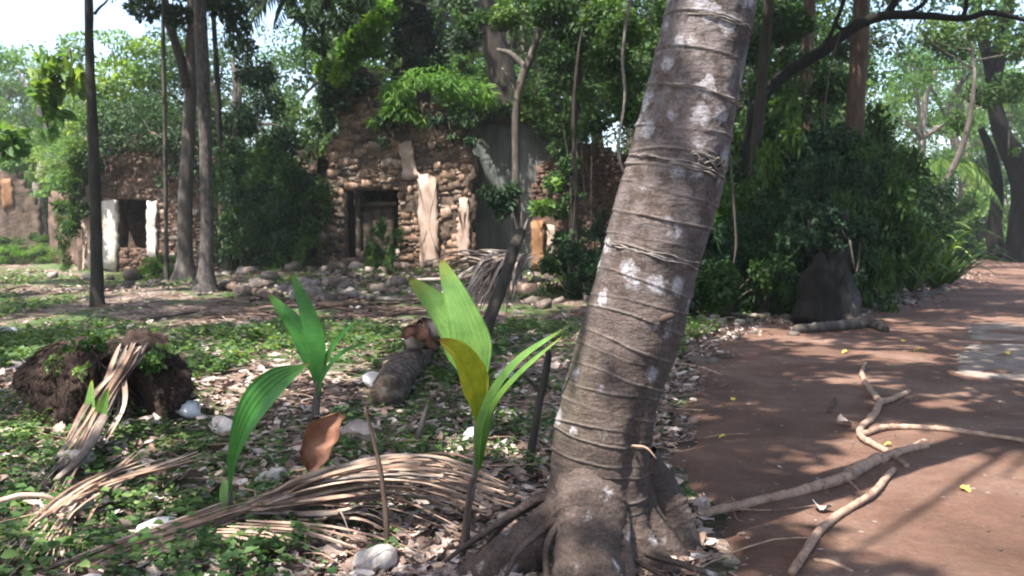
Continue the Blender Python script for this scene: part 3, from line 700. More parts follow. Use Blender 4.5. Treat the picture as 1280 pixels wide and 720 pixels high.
# ---------------------------------------------------------------- overhead canopy, gaps cut along the sun rays to chosen sunlit spots
LIT = []           # (point, radius) the sun reaches
def lit(p, rad): LIT.append((np.asarray(p, float), rad))
for (px, py, rad) in ((1190, 650, .75), (1150, 585, .6), (1235, 600, .8), (1110, 545, .4), (1290, 670, 1.), (1190, 600, .6), (1060, 478, .3), (1125, 446, .45), (1020, 440, .3),
                      (965, 560, .1), (900, 652, .22), (870, 690, .15), (1250, 705, .5), (1240, 470, .3), (1220, 346, 1.2), (1270, 352, 1.4), (1190, 505, .2),
                      (95, 580, .25), (60, 640, .25), (240, 495, .22), (150, 640, .22), (35, 560, .3), (330, 700, .2), (270, 515, .2),
                      (530, 555, .22), (600, 560, .3), (545, 670, .25), (470, 700, .25), (470, 480, .25), (310, 440, .4), (60, 450, .5), (190, 425, .5),
                      (60, 400, .7), (30, 355, 2.2), (110, 365, 1.0), (500, 405, .4), (400, 395, .4), (620, 385, .3), (700, 480, .2),
                      (20, 318, 3), (80, 325, 3), (1215, 322, 2), (640, 520, .15), (410, 600, .15), (200, 560, .15)):
    lit(G(px, py), rad)
for (px, py, Y, rad) in ((135, 285, 30, .7), (537, 275, 27, .42), (480, 370, 26, .3), (670, 300, 28, .3), (570, 380, 4.2, .16), (655, 455, 4.2, .12), (400, 425, 6.8, .15), (470, 590, 4.4, .28), (560, 600, 4.4, .2),
                         (410, 560, 5.2, .15), (440, 60, 27, 2.2), (530, 110, 27, 1.8), (75, 120, 19, 2.5), (60, 220, 30, 2.5), (20, 170, 19, 1.6),
                         (1000, 120, 34, 2.0), (1160, 200, 36, 3), (290, 120, 33, 1.5), (700, 250, 26.5, .35), (880, 50, 4, .12), (905, 110, 4, .1), (115, 500, 5.9, .2), (130, 620, 4.8, .2)):
    lit(P(px, py, Y), rad)
def cull(p, extra=0.0):
    keep = np.ones(len(p), bool)
    for T, rad in LIT:
        w = p - T; t = w @ SUN; dd = np.linalg.norm(w - t[:, None] * SUN, axis=1)
        keep &= ~((dd < (rad + .12) * (1 + .3 * sn(p, .7, 21)) + extra) & (t > .8))
    return keep

def clump_set(r, c, R_, H_, n, cr):
    """clump centres filling an ellipsoid shell"""
    o = rdir(r, n) * (r.uniform(.25, 1, (n, 1)) ** .5) * np.array([R_, R_, H_])
    return np.hstack([np.asarray(c) + o, r.uniform(.6, 1.3, (n, 1)) * cr])

def crown(tree, r, clumps, nleaf, L, mat, do_cull=True, name='crown', flat=.6):
    p, d, nn, LL, rn = cloud(r, clumps, nleaf, L, flat)
    if do_cull:
        k = cull(p); p, d, nn, LL, rn = p[k], d[k], nn[k], LL[k], rn[k]
    g = Geo(); leaves(g, p, d, nn, LL, LL * .5, rn)
    return g.build(name, M[mat], tree)

def trunk_tree(name, label, Y, pix, wid, mat, base_y, top=11, crownspec=None, leafm='leaf_mid', cat='tree', seg=12, limbs=0, seed=0, wob=.06, group=None, flare=1.5):
    """trunk through photo pixels at depth Y, carried on above the frame to height top"""
    r = np.random.default_rng(seed)
    pts = [P(x, y, Y) for x, y in pix]
    b = pts[0].copy(); b[2] = gz(b[0], b[1]) - .15; pts[0] = b
    rad = [w / 2 / FPX * Y for w in wid]
    d = norm(pts[-1] - pts[-2]); 
    if top > pts[-1][2] + .5:
        k = (top - pts[-1][2]) / max(d[2], .4); pts.append(pts[-1] + d * k * .5 + r.normal(size=3) * [.2, .2, 0]); pts.append(pts[-1] + d * k * .5 + r.normal(size=3) * [.3, .3, 0])
        rad += [rad[-1] * .8, rad[-1] * .45]
    t = thing(name, label, cat, (b[0], b[1], b[2] + .15), group)
    g = Geo(); n = 70; c = lerp_pts(pts, n); rr = lerp1(rad, n); hh = c[:, 2] - b[2]
    rr = rr * (1 + (flare - 1) * np.exp(-hh / .35))
    tube(g, c, rr, seg, None, wob, seed=seed); g.build('trunk', M[mat], t)
    if crownspec:
        R_, H_, ncl, nl, L = crownspec
        cc = pts[-1] + [0, 0, .6]
        cl = clump_set(r, cc, R_, H_, ncl, R_ * .24)
        g = Geo()
        for k in range(min(limbs or 7, ncl)):
            e = cl[k, :3]; s0 = c[int(n * r.uniform(.72, .97))]
            mid = (s0 + e) / 2 + r.normal(size=3) * .4
            tube(g, [s0, mid, e], [rad[-1] * .9, rad[-1] * .6, .02], 6, 10, .05, seed=seed)
        g.build('limbs', M[mat], t)
        crown(t, r, cl, nl, L, leafm)
    return t

def added_shade_tree(x, y, h, R_, n, lab, seed, L=.36, off=(0, 0), nlimb=14):  # tree added outside the view so that its crown shades the scene
    r = np.random.default_rng(seed); z = float(gz(x, y)); t = thing('added_shade_tree', lab, 'tree', (x, y, z)); g = Geo()
    tube(g, [[x, y, z - .3], [x + .2, y, h * .5], [x + .3, y + .2, h]], [.42, .3, .2], 14, 40, .08, seed=seed); g.build('trunk', M['bark_grey'], t)
    cl = clump_set(r, (x + off[0], y + off[1], h + .8), R_, 1.7, int(R_ * R_ * 1.1), 1.25); g = Geo()
    for k in range(nlimb): e = cl[k, :3]; s0 = np.array([x + .3, y + .2, h * r.uniform(.75, 1)]); tube(g, [s0, (s0 + e) / 2 + [0, 0, .4], e], [.08, .05, .02], 7, 12, .05)
    if nlimb == 0:
        for k in range(len(cl)):
            e = cl[k, :3]
            if e[0] < -3.2: tube(g, [np.array([x + .3, y + .2, h * .9]), (np.array([x, y, h]) + e) / 2 + [0, 0, .3], e], [.06, .04, .02], 6, 10, .05)
    g.build('limbs', M['bark_grey'], t); crown(t, r, cl, n, L, 'leaf_mid')
added_shade_tree(-8.5, 2.5, 10, 7.0, 15000, 'broad tree added for shade, standing out of the picture to the left of the camera', 71)
added_shade_tree(4.5, -4.5, 10.5, 7.0, 21000, 'broad tree added behind the camera to shade the path', 72)
added_shade_tree(-16, 12, 11, 7.0, 13000, 'broad tree added for shade out of the picture at the left, level with the stump', 73)
added_shade_tree(10.5, 7.5, 11, 6.0, 11000, 'broad tree added for shade on the far side of the path, out of the picture', 74)
added_shade_tree(-11.5, 14, 11.5, 8.0, 19000, 'broad tree added for shade out of the picture at the left, its boughs reaching over the glade', 76, off=(5.5, -1))
added_shade_tree(-17, 22, 11.5, 6.5, 9000, 'broad tree added for shade out of the picture at the left, level with the ruins', 79, off=(4.5, -3))
added_shade_tree(12, 13.5, 11.5, 7.5, 26000, 'broad tree added for shade across the path, its boughs reaching over the path', 77, off=(-6.5, -1))
added_shade_tree(16.5, 21, 12.5, 7.5, 16000, 'broad tree added for shade across the path near its bend', 78, off=(-7.5, -2))
added_shade_tree(-4.5, -2.5, 10.5, 6.5, 23000, 'broad tree added for shade just behind the camera to the left', 80, off=(3.5, 3), nlimb=0)
added_shade_tree(25, 31, 13.5, 8, 15000, 'broad tree added for shade far across the path, its boughs over the bend', 81, off=(-5, 8))
added_shade_tree(-3, -6.5, 11, 5.5, 8000, 'broad tree added for shade some way behind the camera', 75)

# ---------------------------------------------------------------- the big leaning ringed tree
TY = 4.05
mt_pts = np.array([P(x, y, TY) for x, y in ((738, 705), (741, 660), (746, 620), (751, 570), (762, 505), (775, 455), (793, 400), (815, 320), (838, 235), (853, 170), (869, 100), (890, 0), (912, -100))])
mt_w = np.array([172, 148, 126, 119, 121, 124, 126, 123, 121, 118, 110, 105, 101]) / 2 / FPX * TY
t = thing('leaning_tree', 'huge leaning tree trunk with ring scars and pale lichen blotches, arching roots at its foot', 'tree', (mt_pts[0][0], TY, 0))
def ringed():
    top = [mt_pts[-1] + (mt_pts[-1] - mt_pts[-2]) * k for k in (3, 7, 12)]
    pts = np.vstack([[mt_pts[0] - [0.0, 0, .18]], mt_pts, top]); rad = np.concatenate([[mt_w[0] * 1.1], mt_w, [.17, .155, .14]])
    # dense rows in view, sparse above
    nn = len(pts); c0 = lerp_pts(pts, 1500); r0 = lerp1(rad, 1500)
    s = np.concatenate([[0], np.cumsum(np.linalg.norm(np.diff(c0, axis=0), axis=1))])
    zc = c0[:, 2]; s_vis = s[np.argmax(zc > 2.95)]
    ss = np.concatenate([np.arange(0, s_vis, .0042), np.arange(s_vis, s[-1], .05)])
    c = np.stack([np.interp(ss, s, c0[:, k]) for k in range(3)], 1); rr = np.interp(ss, s, r0)
    k9 = np.ones(41) / 41; rr = np.convolve(np.pad(rr, 20, mode='edge'), k9, 'valid')
    tg = norm(np.gradient(c, axis=0)); tg = norm(np.stack([np.convolve(np.pad(tg[:, k], 20, mode='edge'), k9, 'valid') for k in range(3)], 1))
    a = norm(np.cross(np.broadcast_to([0, 1., 0], tg.shape), tg)); b = np.cross(tg, a)     # a ~ +x, b ~ away from the viewer
    seg = 128; th = np.linspace(0, 2 * np.pi, seg, endpoint=False)
    T, S = np.meshgrid(th, ss)
    RR = np.repeat(rr[:, None], seg, 1)
    z = c[:, 2][:, None]
    # roots buttress: lobes near the base, at the directions the roots leave
    low = np.clip((.42 - z) / .42, 0, 1) ** 1.6
    for ang, am, w in ((3.25, .22, .45), (4.45, .34, .42), (5.25, .14, .3), (6.05, .30, .42), (1.6, .2, .6), (.6, .2, .4)):
        dd = (T - ang + np.pi) % (2 * np.pi) - np.pi
        RR = RR * (1 + am * low * np.exp(-(dd / w) ** 2))
    RR = RR * (1 - .10 * low)
    pp = np.stack([np.cos(T) * .3, np.sin(T) * .3, S], -1)
    RR += .006 * sn(pp, 1.3, 31) + .0022 * sn(pp, 5, 32) + .0010 * sn(pp, 17, 33)
    RR += .004 * sn(np.stack([np.cos(T) * .3, np.sin(T) * .3, S * .25], -1), 4, 34)
    # ring scars at the heights seen in the photograph
    ring_y = [648, 628, 612, 586, 566, 546, 530, 507, 487, 468, 446, 428, 398, 378, 352, 322, 306, 276, 244, 214, 200, 168, 122, 76, 30, -14, -60, -110]
    zs = [P(800, y, TY)[2] for y in ring_y]
    RING = np.zeros_like(RR)
    r = np.random.default_rng(5)
    for i, z0 in enumerate(zs):
        s0 = np.interp(z0, c[:, 2], ss)
        wig = .013 * np.sin(T + r.uniform(0, 6)) + .006 * np.sin(2 * T + r.uniform(0, 6)) + .003 * sn(pp, 3, 60 + i) - .008 * np.sin(T)
        dst = S - (s0 + wig)
        part = np.clip(.62 + .55 * sn(np.stack([np.cos(T), np.sin(T), T * 0 + i * 3.], -1), .35, 80 + i), .15, 1.25)
        big = 1.0 if z0 < 1.1 else 1.25
        RR += part * big * (.0062 * np.exp(-(dst / .0058) ** 2) - .0020 * np.exp(-((dst + .0125) / .0075) ** 2) + .0025 * np.exp(-((dst - .014) / .012) ** 2))
        RING = np.maximum(RING, part * np.exp(-((dst + .001) / .0065) ** 2))
        if i % 5 == 0: 
            dst2 = dst - .02 - .008 * np.sin(T * 1.5 + i); RR += part * .0028 * np.exp(-(dst2 / .0035) ** 2)
    # puckered scar and hollow
    for (za, ta, amp, sw, tw) in ((P(820, 388, TY)[2], 5.1, .012, .035, .28), (P(803, 535, TY)[2], 5.3, -.018, .05, .22), (P(752, 585, TY)[2], 4.5, -.014, .014, .8), (.55, 5.25, -.028, .28, .16)):
        s0 = np.interp(za, c[:, 2], ss); RR += amp * np.exp(-((S - s0) / sw) ** 2 - (((T - ta + np.pi) % (2 * np.pi) - np.pi) / tw) ** 2)
    V = c[:, None] + RR[..., None] * (np.cos(T)[..., None] * a[:, None] + np.sin(T)[..., None] * b[:, None])
    n = len(ss); i = np.arange(n - 1)[:, None] * seg; j = np.arange(seg)[None]; j2 = (j + 1) % seg
    q = np.stack([i + j, i + j2, i + seg + j2, i + seg + j], -1).reshape(-1, 4)
    g = Geo(); g.add(V.reshape(-1, 3), None, q, np.clip(RING, 0, 1).ravel()); g.build('trunk', M['trunk'], t)
    return c, a, b, rr, zs
TC, TA, TB, TR, TZS = ringed()
def trunk_pt(z, th, out=0.0):
    i = int(np.argmin(abs(TC[:, 2] - z))); return TC[i] + (TR[i] + out) * (math.cos(th) * TA[i] + math.sin(th) * TB[i])
def root(pts, rad, seed, name='root', lab=None):
    """pts: (pixel x, pixel y, depth); the root dives into the ground at its end"""
    c = lerp_pts([P(*p) for p in pts], 90); rr = lerp1(np.array(rad) / FPX * TY, 90)
    g = Geo(); nseg = 28; tg = norm(np.gradient(c, axis=0)); aa = norm(np.cross(tg, [0, 0, 1.])); bb = np.cross(aa, tg)
    th = np.linspace(0, 2 * np.pi, nseg, endpoint=False); T, I = np.meshgrid(th, np.arange(90))
    pp = np.stack([np.cos(T) * .3, np.sin(T) * .3, I * .03], -1)
    RR = rr[:, None] * (1 + .08 * sn(pp, .8, seed) + .04 * sn(pp, 3.5, seed + 1) + .022 * sn(pp, 9, seed + 5) + .03 * (np.sin(I * .55 + sn(pp, .5, seed + 2)) > .75))
    V = c[:, None] + RR[..., None] * (np.cos(T)[..., None] * aa[:, None] + 1.12 * np.sin(T)[..., None] * bb[:, None])
    j = np.arange(nseg)[None]; j2 = (j + 1) % nseg; i = np.arange(89)[:, None] * nseg
    q = np.stack([i + j, i + j2, i + nseg + j2, i + nseg + j], -1).reshape(-1, 4)
    g.add(V.reshape(-1, 3), None, q, 0.0); return g.build(name, M['trunk'], t)
root([(728, 632, 4.0), (700, 664, 3.95), (662, 684, 3.9), (625, 705, 3.86), (590, 727, 3.82), (545, 757, 3.8)], [32, 35, 29, 25, 22, 19], 1)
root([(738, 600, 3.98), (736, 650, 3.86), (735, 690, 3.74), (736, 740, 3.62), (737, 790, 3.55)], [40, 46, 42, 40, 34], 2)
root([(775, 620, 4.0), (795, 672, 3.92), (822, 702, 3.86), (850, 730, 3.8), (880, 765, 3.75)], [24, 20, 15, 14, 12], 3)
root([(800, 570, 4.12), (825, 625, 4.15), (846, 670, 4.12), (866, 712, 4.05), (884, 760, 4.0)], [22, 27, 25, 22, 18], 4)
root([(786, 590, 4.06), (806, 645, 4.04), (838, 690, 4.0), (868, 728, 3.96), (905, 770, 3.9)], [22, 20, 17, 15, 12], 5)
root([(700, 640, 4.1), (672, 668, 4.2), (640, 690, 4.3), (600, 700, 4.4)], [26, 22, 16, 8], 6)
root([(760, 600, 3.95), (770, 660, 3.83), (776, 700, 3.72), (790, 750, 3.6)], [20, 17, 15, 12], 7)
rx = np.random.default_rng(19)
for i in range(11):
    th = rx.uniform(3.0, 5.7); z0 = rx.uniform(.05, .30); p0 = trunk_pt(z0, th, .02 + .25 * max(0, .3 - z0)); d = math.cos(th) * TA[10] + math.sin(th) * TB[10]; L_r = rx.uniform(.25, .7)
    p1 = p0 + d * L_r * .4 + [rx.normal() * .04, 0, -z0 * .5]; p2 = p0 + d * L_r + [rx.normal() * .15, rx.normal() * .05, 0]; p1[2] = max(p1[2], .05); p2[2] = -.02
    g = Geo(); tube(g, [p0 - d * .06, p0, p1, p2], np.array([.024, .020, .015, .007]) * rx.uniform(.5, 1.2), 7, 22, .15, seed=i, rnd=0.0); g.build('root', M['trunk'], t)
# fibrous cords wound round the trunk
r = np.random.default_rng(9)
def cord(z0, t0, t1, rad, wig, out=.004, dz=0.0, k=26):
    T = np.linspace(t0, t1, k); ph = r.uniform(0, 6)
    pts = [trunk_pt(z0 + dz * i / k + wig * math.sin(i * .5 + ph), th, out) for i, th in enumerate(T)]
    g = Geo(); tube(g, pts, np.full(k, rad) * (1 + .3 * np.sin(np.arange(k) * 1.3)), 5); g.build('root_cord', M['bark_pale'], t)
for z0, n in ((P(840, 212, TY)[2], 4), (P(870, 196, TY)[2], 7), (P(880, 32, TY)[2], 3), (P(850, 122, TY)[2], 2), (P(815, 320, TY)[2], 3)):
    for i in range(n):
        a0 = r.uniform(3.3, 4.6) if n < 7 else r.uniform(4.6, 5.2)
        cord(z0 + r.normal() * .008, a0, a0 + (r.uniform(1.2, 2.6) if n < 7 else r.uniform(.5, 1.0)), r.uniform(.0022, .0045), .004 if n < 7 else .012, out=.006, dz=r.uniform(-.03, .01))
for (z0, th, L) in ((P(803, 541, TY)[2], 5.25, .09), (P(766, 668, TY)[2], 4.6, .05)):
    p = trunk_pt(z0, th, -.01); g = Geo(); tube(g, [p, p + [.05 * L / .09, -.07, .01], p + [L, -.1, -.03]], [.007, .005, .003], 6, 8); g.build('twig_stub', M['dead_wood'], t)
g = Geo(); pc = trunk_pt(P(820, 388, TY)[2], 5.05, -.008); v, q = rock_verts(np.random.default_rng(3), .2); g.add(v * [.12, .04, .035] @ np.array([[.93, 0, .3], [0, 1, 0], [-.3, 0, .93]]) + pc, None, q); g.build('bark_scab', M['bark_red'], t)
# crown high above the frame
top = TC[-1]; rr_ = np.random.default_rng(12)
cl = clump_set(rr_, top + [-.5, 0.5, 1.0], 5.2, 1.6, 40, 1.2)
g = Geo()
for k in range(9): tube(g, [TC[-1 - k], (TC[-1] + cl[k, :3]) / 2 + [0, 0, .3], cl[k, :3]], [.04, .03, .015], 7, 10)
g.build('limbs', M['bark_pale'], t)
crown(t, rr_, cl, 5200, .34, 'leaf_mid')

# ---------------------------------------------------------------- blades and coconut seedlings
def blade(parent, name, pts, wid, mat, face=(0, -1, .25), prof='lance', n=30, m=21, pleat=.05, fold=.25, twist=0.0, notch=False):
    """pts (px,py,Y) from foot to tip; wid = greatest width in photo pixels"""
    c = lerp_pts([P(*p) for p in pts], n); tt = np.linspace(0, 1, n); Y = pts[len(pts) // 2][2]
    tg = norm(np.gradient(c, axis=0)); f = np.broadcast_to(np.array(face, float), c.shape)
    s = norm(np.cross(tg, f)); nr = np.cross(s, tg)
    if twist:
        a = twist * tt[:, None]; s, nr = s * np.cos(a) + nr * np.sin(a), nr * np.cos(a) - s * np.sin(a)
    if prof == 'lance': w = np.sin(np.pi * np.clip(tt, 0, 1) ** .85) ** .8 * (1 - .15 * tt) + .06 * (1 - tt)
    elif prof == 'mid': w = np.sin(np.pi * np.clip(tt, 0, 1) ** 1.35) ** 1.3 + .05
    elif prof == 'wide': w = (np.clip(tt / .42, 0, 1) ** 1.1) * np.clip((1 - tt) / .5, 0, 1) ** .62 + .05 * (1 - tt)
    else: w = np.clip(tt / .25, 0.12, 1) ** .7 * np.clip((1 - tt) / .55, 0, 1) ** .7
    w = w * wid / FPX * Y / 2
    x = np.linspace(-1, 1, m); X, I = np.meshgrid(x, np.arange(n))
    V = c[:, None] + (X * w[:, None])[..., None] * s[:, None] + ((np.abs(X) * fold - pleat * np.cos(X * 22)) * w[:, None])[..., None] * nr[:, None]
    i = np.arange(n - 1)[:, None] * m + np.arange(m - 1)[None]
    q = np.stack([i, i + 1, i + m + 1, i + m], -1).reshape(-1, 4)
    g = Geo(); g.add(V.reshape(-1, 3), None, q, np.repeat(tt, m)); o = g.build(name, M[mat], parent)
    at = o.data.attributes.new("across", 'FLOAT', 'POINT'); at.data.foreach_set("value", np.tile((x + 1) / 2, n).astype(np.float32))
    return o
def stem(parent, name, pts, rad, mat, seg=8, n=24, wob=.08):
    g = Geo(); tube(g, [P(*p) for p in pts], np.array(rad) / FPX * pts[0][2], seg, n, wob); return g.build(name, M[mat], parent)

s1 = thing('coconut_seedling', 'tall coconut seedling with two broad upright lime blades and one yellowing blade', 'seedling', G(583, 697))
stem(s1, 'stem', [(580, 702, 4.1), (586, 640, 4.12), (594, 590, 4.13), (596, 520, 4.13), (597, 480, 4.14)], [5, 3.5, 3.5, 4, 3], 'bark_grey')
blade(s1, 'leaf', [(596, 520, 4.14), (590, 455, 4.16), (563, 400, 4.2), (510, 346, 4.26)], 55, 'blade_green', face=(.25, -1, .35), prof='wide', fold=.1)
blade(s1, 'leaf', [(597, 520, 4.12), (594, 450, 4.11), (578, 390, 4.12), (550, 322, 4.18)], 50, 'blade_green', face=(-.2, -1, .2), prof='wide', fold=.14)
o = blade(s1, 'leaf', [(597, 535, 4.1), (592, 490, 4.06), (574, 446, 3.98), (548, 424, 3.9)], 42, 'blade_yellow', face=(.5, -1, .4), prof='wide', fold=.5); o['label'] = 'yellowing folded blade'
blade(s1, 'leaf', [(597, 590, 4.08), (606, 520, 4.02), (646, 455, 3.95), (718, 403, 3.9)], 17, 'blade_green', face=(-.5, -.7, .7), fold=.6)
blade(s1, 'leaf', [(598, 590, 4.1), (612, 520, 4.06), (650, 468, 4.0), (706, 418, 3.97)], 13, 'blade_green', face=(.2, -.5, .9), fold=.5)
s2 = thing('coconut_seedling', 'dark green coconut seedling behind, two narrow upright blades and two thin side blades', 'seedling', G(395, 528))
stem(s2, 'stem', [(394, 535, 6.9), (396, 500, 6.9), (399, 470, 6.9)], [6, 5, 4], 'bark_grey')
blade(s2, 'leaf', [(397, 495, 6.9), (395, 455, 6.9), (372, 410, 6.92), (334, 366, 6.98)], 30, 'blade_deep', face=(.3, -1, .3), prof='wide')
blade(s2, 'leaf', [(399, 490, 6.88), (398, 440, 6.86), (385, 390, 6.88), (365, 340, 6.92)], 27, 'blade_deep', face=(-.2, -1, .2), prof='wide')
blade(s2, 'leaf', [(399, 485, 6.86), (410, 445, 6.84), (428, 418, 6.8), (446, 400, 6.76)], 9, 'blade_deep', face=(-.5, -1, .4))
blade(s2, 'leaf', [(400, 480, 6.9), (403, 450, 6.9), (402, 430, 6.95), (401, 405, 7)], 9, 'blade_deep', face=(-.2, -1, .2))
blade(s2, 'leaf', [(398, 500, 6.86), (405, 470, 6.82), (430, 440, 6.75), (462, 428, 6.7)], 11, 'blade_deep', face=(-.5, -.6, .7))
s3 = thing('coconut_seedling', 'coconut seedling with one big bright blade arching right, rising through the dry frond', 'seedling', G(287, 668))
stem(s3, 'stem', [(286, 676, 4.4), (287, 640, 4.4), (288, 610, 4.4)], [5, 4, 3], 'bark_grey')
blade(s3, 'leaf', [(287, 640, 4.4), (293, 575, 4.36), (315, 520, 4.3), (348, 480, 4.25), (386, 455, 4.2)], 47, 'blade_deep', face=(-.7, -1, .3), prof='mid', fold=.35)
blade(s3, 'leaf', [(286, 650, 4.42), (282, 620, 4.44), (280, 596, 4.48)], 16, 'blade_green', face=(0, -1, .3))
s4 = thing('coconut_seedling', 'small bright coconut seedling sprouting in front of the root stump', 'seedling', G(117, 566))
stem(s4, 'stem', [(117, 570, 5.9), (117, 545, 5.9)], [3, 3], 'bark_grey')
blade(s4, 'leaf', [(117, 560, 5.9), (112, 530, 5.9), (113, 505, 5.92), (115, 474, 5.95)], 17, 'blade_green', prof='wide')
blade(s4, 'leaf', [(118, 560, 5.88), (124, 530, 5.86), (130, 505, 5.84), (136, 484, 5.8)], 18, 'blade_green', prof='wide')

# ---------------------------------------------------------------- palm fronds, dead ones
def leaflet(parent, name, pts, w, mat, rnd, m=3, n=10, face=(0, -.3, 1), curl=.4, g=None):
    c = lerp_pts(pts, n); tt = np.linspace(0, 1, n); tg = norm(np.gradient(c, axis=0)); s = norm(np.cross(tg, np.array(face, float))); nr = np.cross(s, tg)
    ww = w / 2 * (np.clip(tt / .12, .3, 1)) * np.clip((1 - tt) / .6, 0.04, 1) ** .7
    x = np.linspace(-1, 1, m); V = c[:, None] + (x[None] * ww[:, None])[..., None] * s[:, None] + (-(1 - np.abs(x))[None] * curl * ww[:, None])[..., None] * nr[:, None]
    V[..., 2] -= 0
    i = np.arange(n - 1)[:, None] * m + np.arange(m - 1)[None]; q = np.stack([i, i + 1, i + m + 1, i + m], -1).reshape(-1, 4)
    own = g is None
    if own: g = Geo()
    g.add(V.reshape(-1, 3), None, q, rnd)
    if own: return g.build(name, M[mat], parent)

r = np.random.default_rng(40)
df = thing('dead_frond', 'large fallen dry palm frond with long pinkish-tan leaflets sweeping right across the foreground', 'palm frond', G(300, 690))
g = Geo(); tube(g, [P(30, 738, 3.55), P(125, 703, 3.82), (P(205, 674, 4.08)), P(290, 642, 4.4), P(345, 622, 4.45), P(400, 612, 4.45)], [.04, .05, .058, .05, .03, .008], 10, 40, .08, flat=.45); g.build('midrib', M['frond_dry'], df)
for i in range(22):   # split strands of the broad stalk
    o = r.uniform(-24, 20); g = Geo()
    tube(g, [P(20 + r.uniform(0, 70), 738 + o * 1.2, 3.52 - o * .005), P(140, 700 + o, 3.78 - o * .005), P(210 + r.uniform(-10, 10), 672 + o * .8, 4.06 - o * .004), P(300 + r.uniform(-25, 30), 637 + o * .5, 4.36)], [.005, .010, .011, .005], 6, 16, .1, rnd=r.uniform(), flat=.5); g.build('stalk_strand', M['frond_dry'], df)
for i in range(64):
    k = min(1, max(0, (i + r.uniform(-.8, .8)) / 63)); a = P(285 + r.uniform(-22, 26) + 60 * (1 - k), 640 - 22 * (1 - k) + 10 * k + r.uniform(-5, 5), 4.42)
    hx = P(np.interp(k, [0, 1], [390, 340]) + r.uniform(-8, 8), np.interp(k, [0, 1], [594, 650]) + r.uniform(-4, 4), 4.45 + r.uniform(-.08, .08))
    mx = P(np.interp(k, [0, 1], [490, 400]) + r.uniform(-14, 14), np.interp(k, [0, .5, 1], [574, 606, 655]) + r.uniform(-5, 5), 4.45 + r.uniform(-.2, .2))
    e = P(np.interp(k, [0, .3, .6, .8, 1], [652, 645, 600, 520, 445]) + r.uniform(-30, 20), np.interp(k, [0, .3, .6, .8, 1], [606, 628, 650, 672, 692]) + r.uniform(-9, 9), 4.4 + r.uniform(-.25, .35)); e[2] = max(e[2], .03)
    q = mx * .5 + e * .5 + [0, 0, .05 + r.uniform(-.02, .03)]
    leaflet(df, 'leaflet', [a, hx, mx, q, e], r.uniform(.016, .036), 'frond_dry' if i % 4 else 'frond_grey', r.uniform(), curl=r.uniform(.2, .9), n=13)
for i in range(12):
    a = P(175 + 12 * i, 690 - 3.6 * i, 4.1); e = P(230 + 30 * i + r.uniform(-20, 20), 715 + r.uniform(-6, 14), 3.95); e[2] = .02
    leaflet(df, 'leaflet', [a, (a + e) / 2 + [0, 0, .05], e], .018, 'frond_dry', r.uniform(), curl=.7)
df2 = thing('dead_frond', 'dry palm frond lying over the root stump, its strips running down to the lower left', 'palm frond', G(60, 640))
for i in range(30):
    o = r.normal() * 9
    a = P(160 + r.uniform(-14, 22), 432 + r.uniform(-5, 12), 6.5); b = P(132 + o, 500 + r.uniform(-10, 10), 6.0); c = P(100 + o * 1.3, 555, 5.6); d = P(60 + o * 2.5, 620 + r.uniform(-20, 20), 4.9)
    d[2] = max(d[2], .04); leaflet(df2, 'leaflet', [a, b, c, d] if i % 2 else [a, b, c], r.uniform(.025, .05), 'frond_grey' if i % 3 else 'frond_dry', r.uniform(), curl=.8, n=12)
for i in range(16):
    x = r.uniform(150, 275); a = P(x, 582 + r.uniform(-20, 14), 5.2); b = P(92 + r.uniform(-16, 16) + i, 634 + i * 1.5, 4.5); c = P(-30 + i * 8 + r.uniform(-9, 9), 735 + r.uniform(-20, 10), 3.65); a[2] = max(a[2], .16); b[2] += .10; c[2] = max(c[2], .1)
    leaflet(df2, 'leaflet', [a, b, c], r.uniform(.016, .024), 'frond_dry', r.uniform(), curl=.9, n=12)
g = Geo(); tube(g, [P(185, 428, 6.7), P(150, 480, 6.2), P(110, 560, 5.5), P(70, 600, 5.0)], [.012, .03, .035, .02], 8, 20, .1, flat=.5); g.build('midrib', M['frond_grey'], df2)
ys = thing('dry_reed', 'curved yellowish dry stem poking in at the left edge', 'stem', G(30, 640))
stem(ys, 'stalk', [(-40, 636, 4.5), (0, 626, 4.5), (30, 619, 4.55), (62, 622, 4.6), (78, 640, 4.65)], [4, 3.8, 3.5, 3, 2], 'frond_dry', 8, 20)
# grey frond heap beside the leaning pole
hf = thing('dead_frond', 'grey withered palm frond drooping over the rubble beside the dark leaning pole', 'palm frond', G(615, 400))
for i in range(70):
    a = P(r.normal(636, 16), r.uniform(312, 335), 12.2 + r.uniform(-.3, .3)); e = P(r.normal(612, 34) - 10, r.uniform(365, 398), 11.8 + r.uniform(-.4, .4)); 
    if i % 4 == 0: e = P(r.uniform(520, 590), r.uniform(325, 360), 13)
    m = (a + e) / 2 + [0, 0, r.uniform(.05, .22)]
    leaflet(hf, 'leaflet', [a, m, e], r.uniform(.04, .075), 'frond_grey', r.uniform(), curl=.6, n=8)
g = Geo(); tube(g, [P(655, 300, 12.3), P(640, 318, 12.2), P(590, 345, 12.2), P(520, 350, 12.6)], [.02, .04, .035, .02], 7, 16, .1); g.build('midrib', M['frond_grey'], hf)
for k, (x, y) in enumerate(((642, 268), (652, 262), (660, 272), (668, 285))):
    leaflet(hf, 'leaflet', [P(652, 300, 11.9), P((x + 650) / 2, (y + 300) / 2, 11.9), P(x, y, 11.9)], .05, 'frond_grey', .5, curl=.5)
pl = thing('leaning_pole', 'dark bare leaning pole standing in the ground cover', 'pole', G(598, 442))
stem(pl, 'pole_stem', [(598, 448, 10.8), (610, 405, 10.9), (628, 355, 11.3), (647, 300, 11.8), (652, 288, 11.9)], [8, 8.5, 8, 8, 6], 'bark_dark', 10, 24)
ds = thing('dead_sapling', 'dark thin dead stem standing left of the leaning trunk, green sprigs at its foot', 'dead stem', G(663, 584))
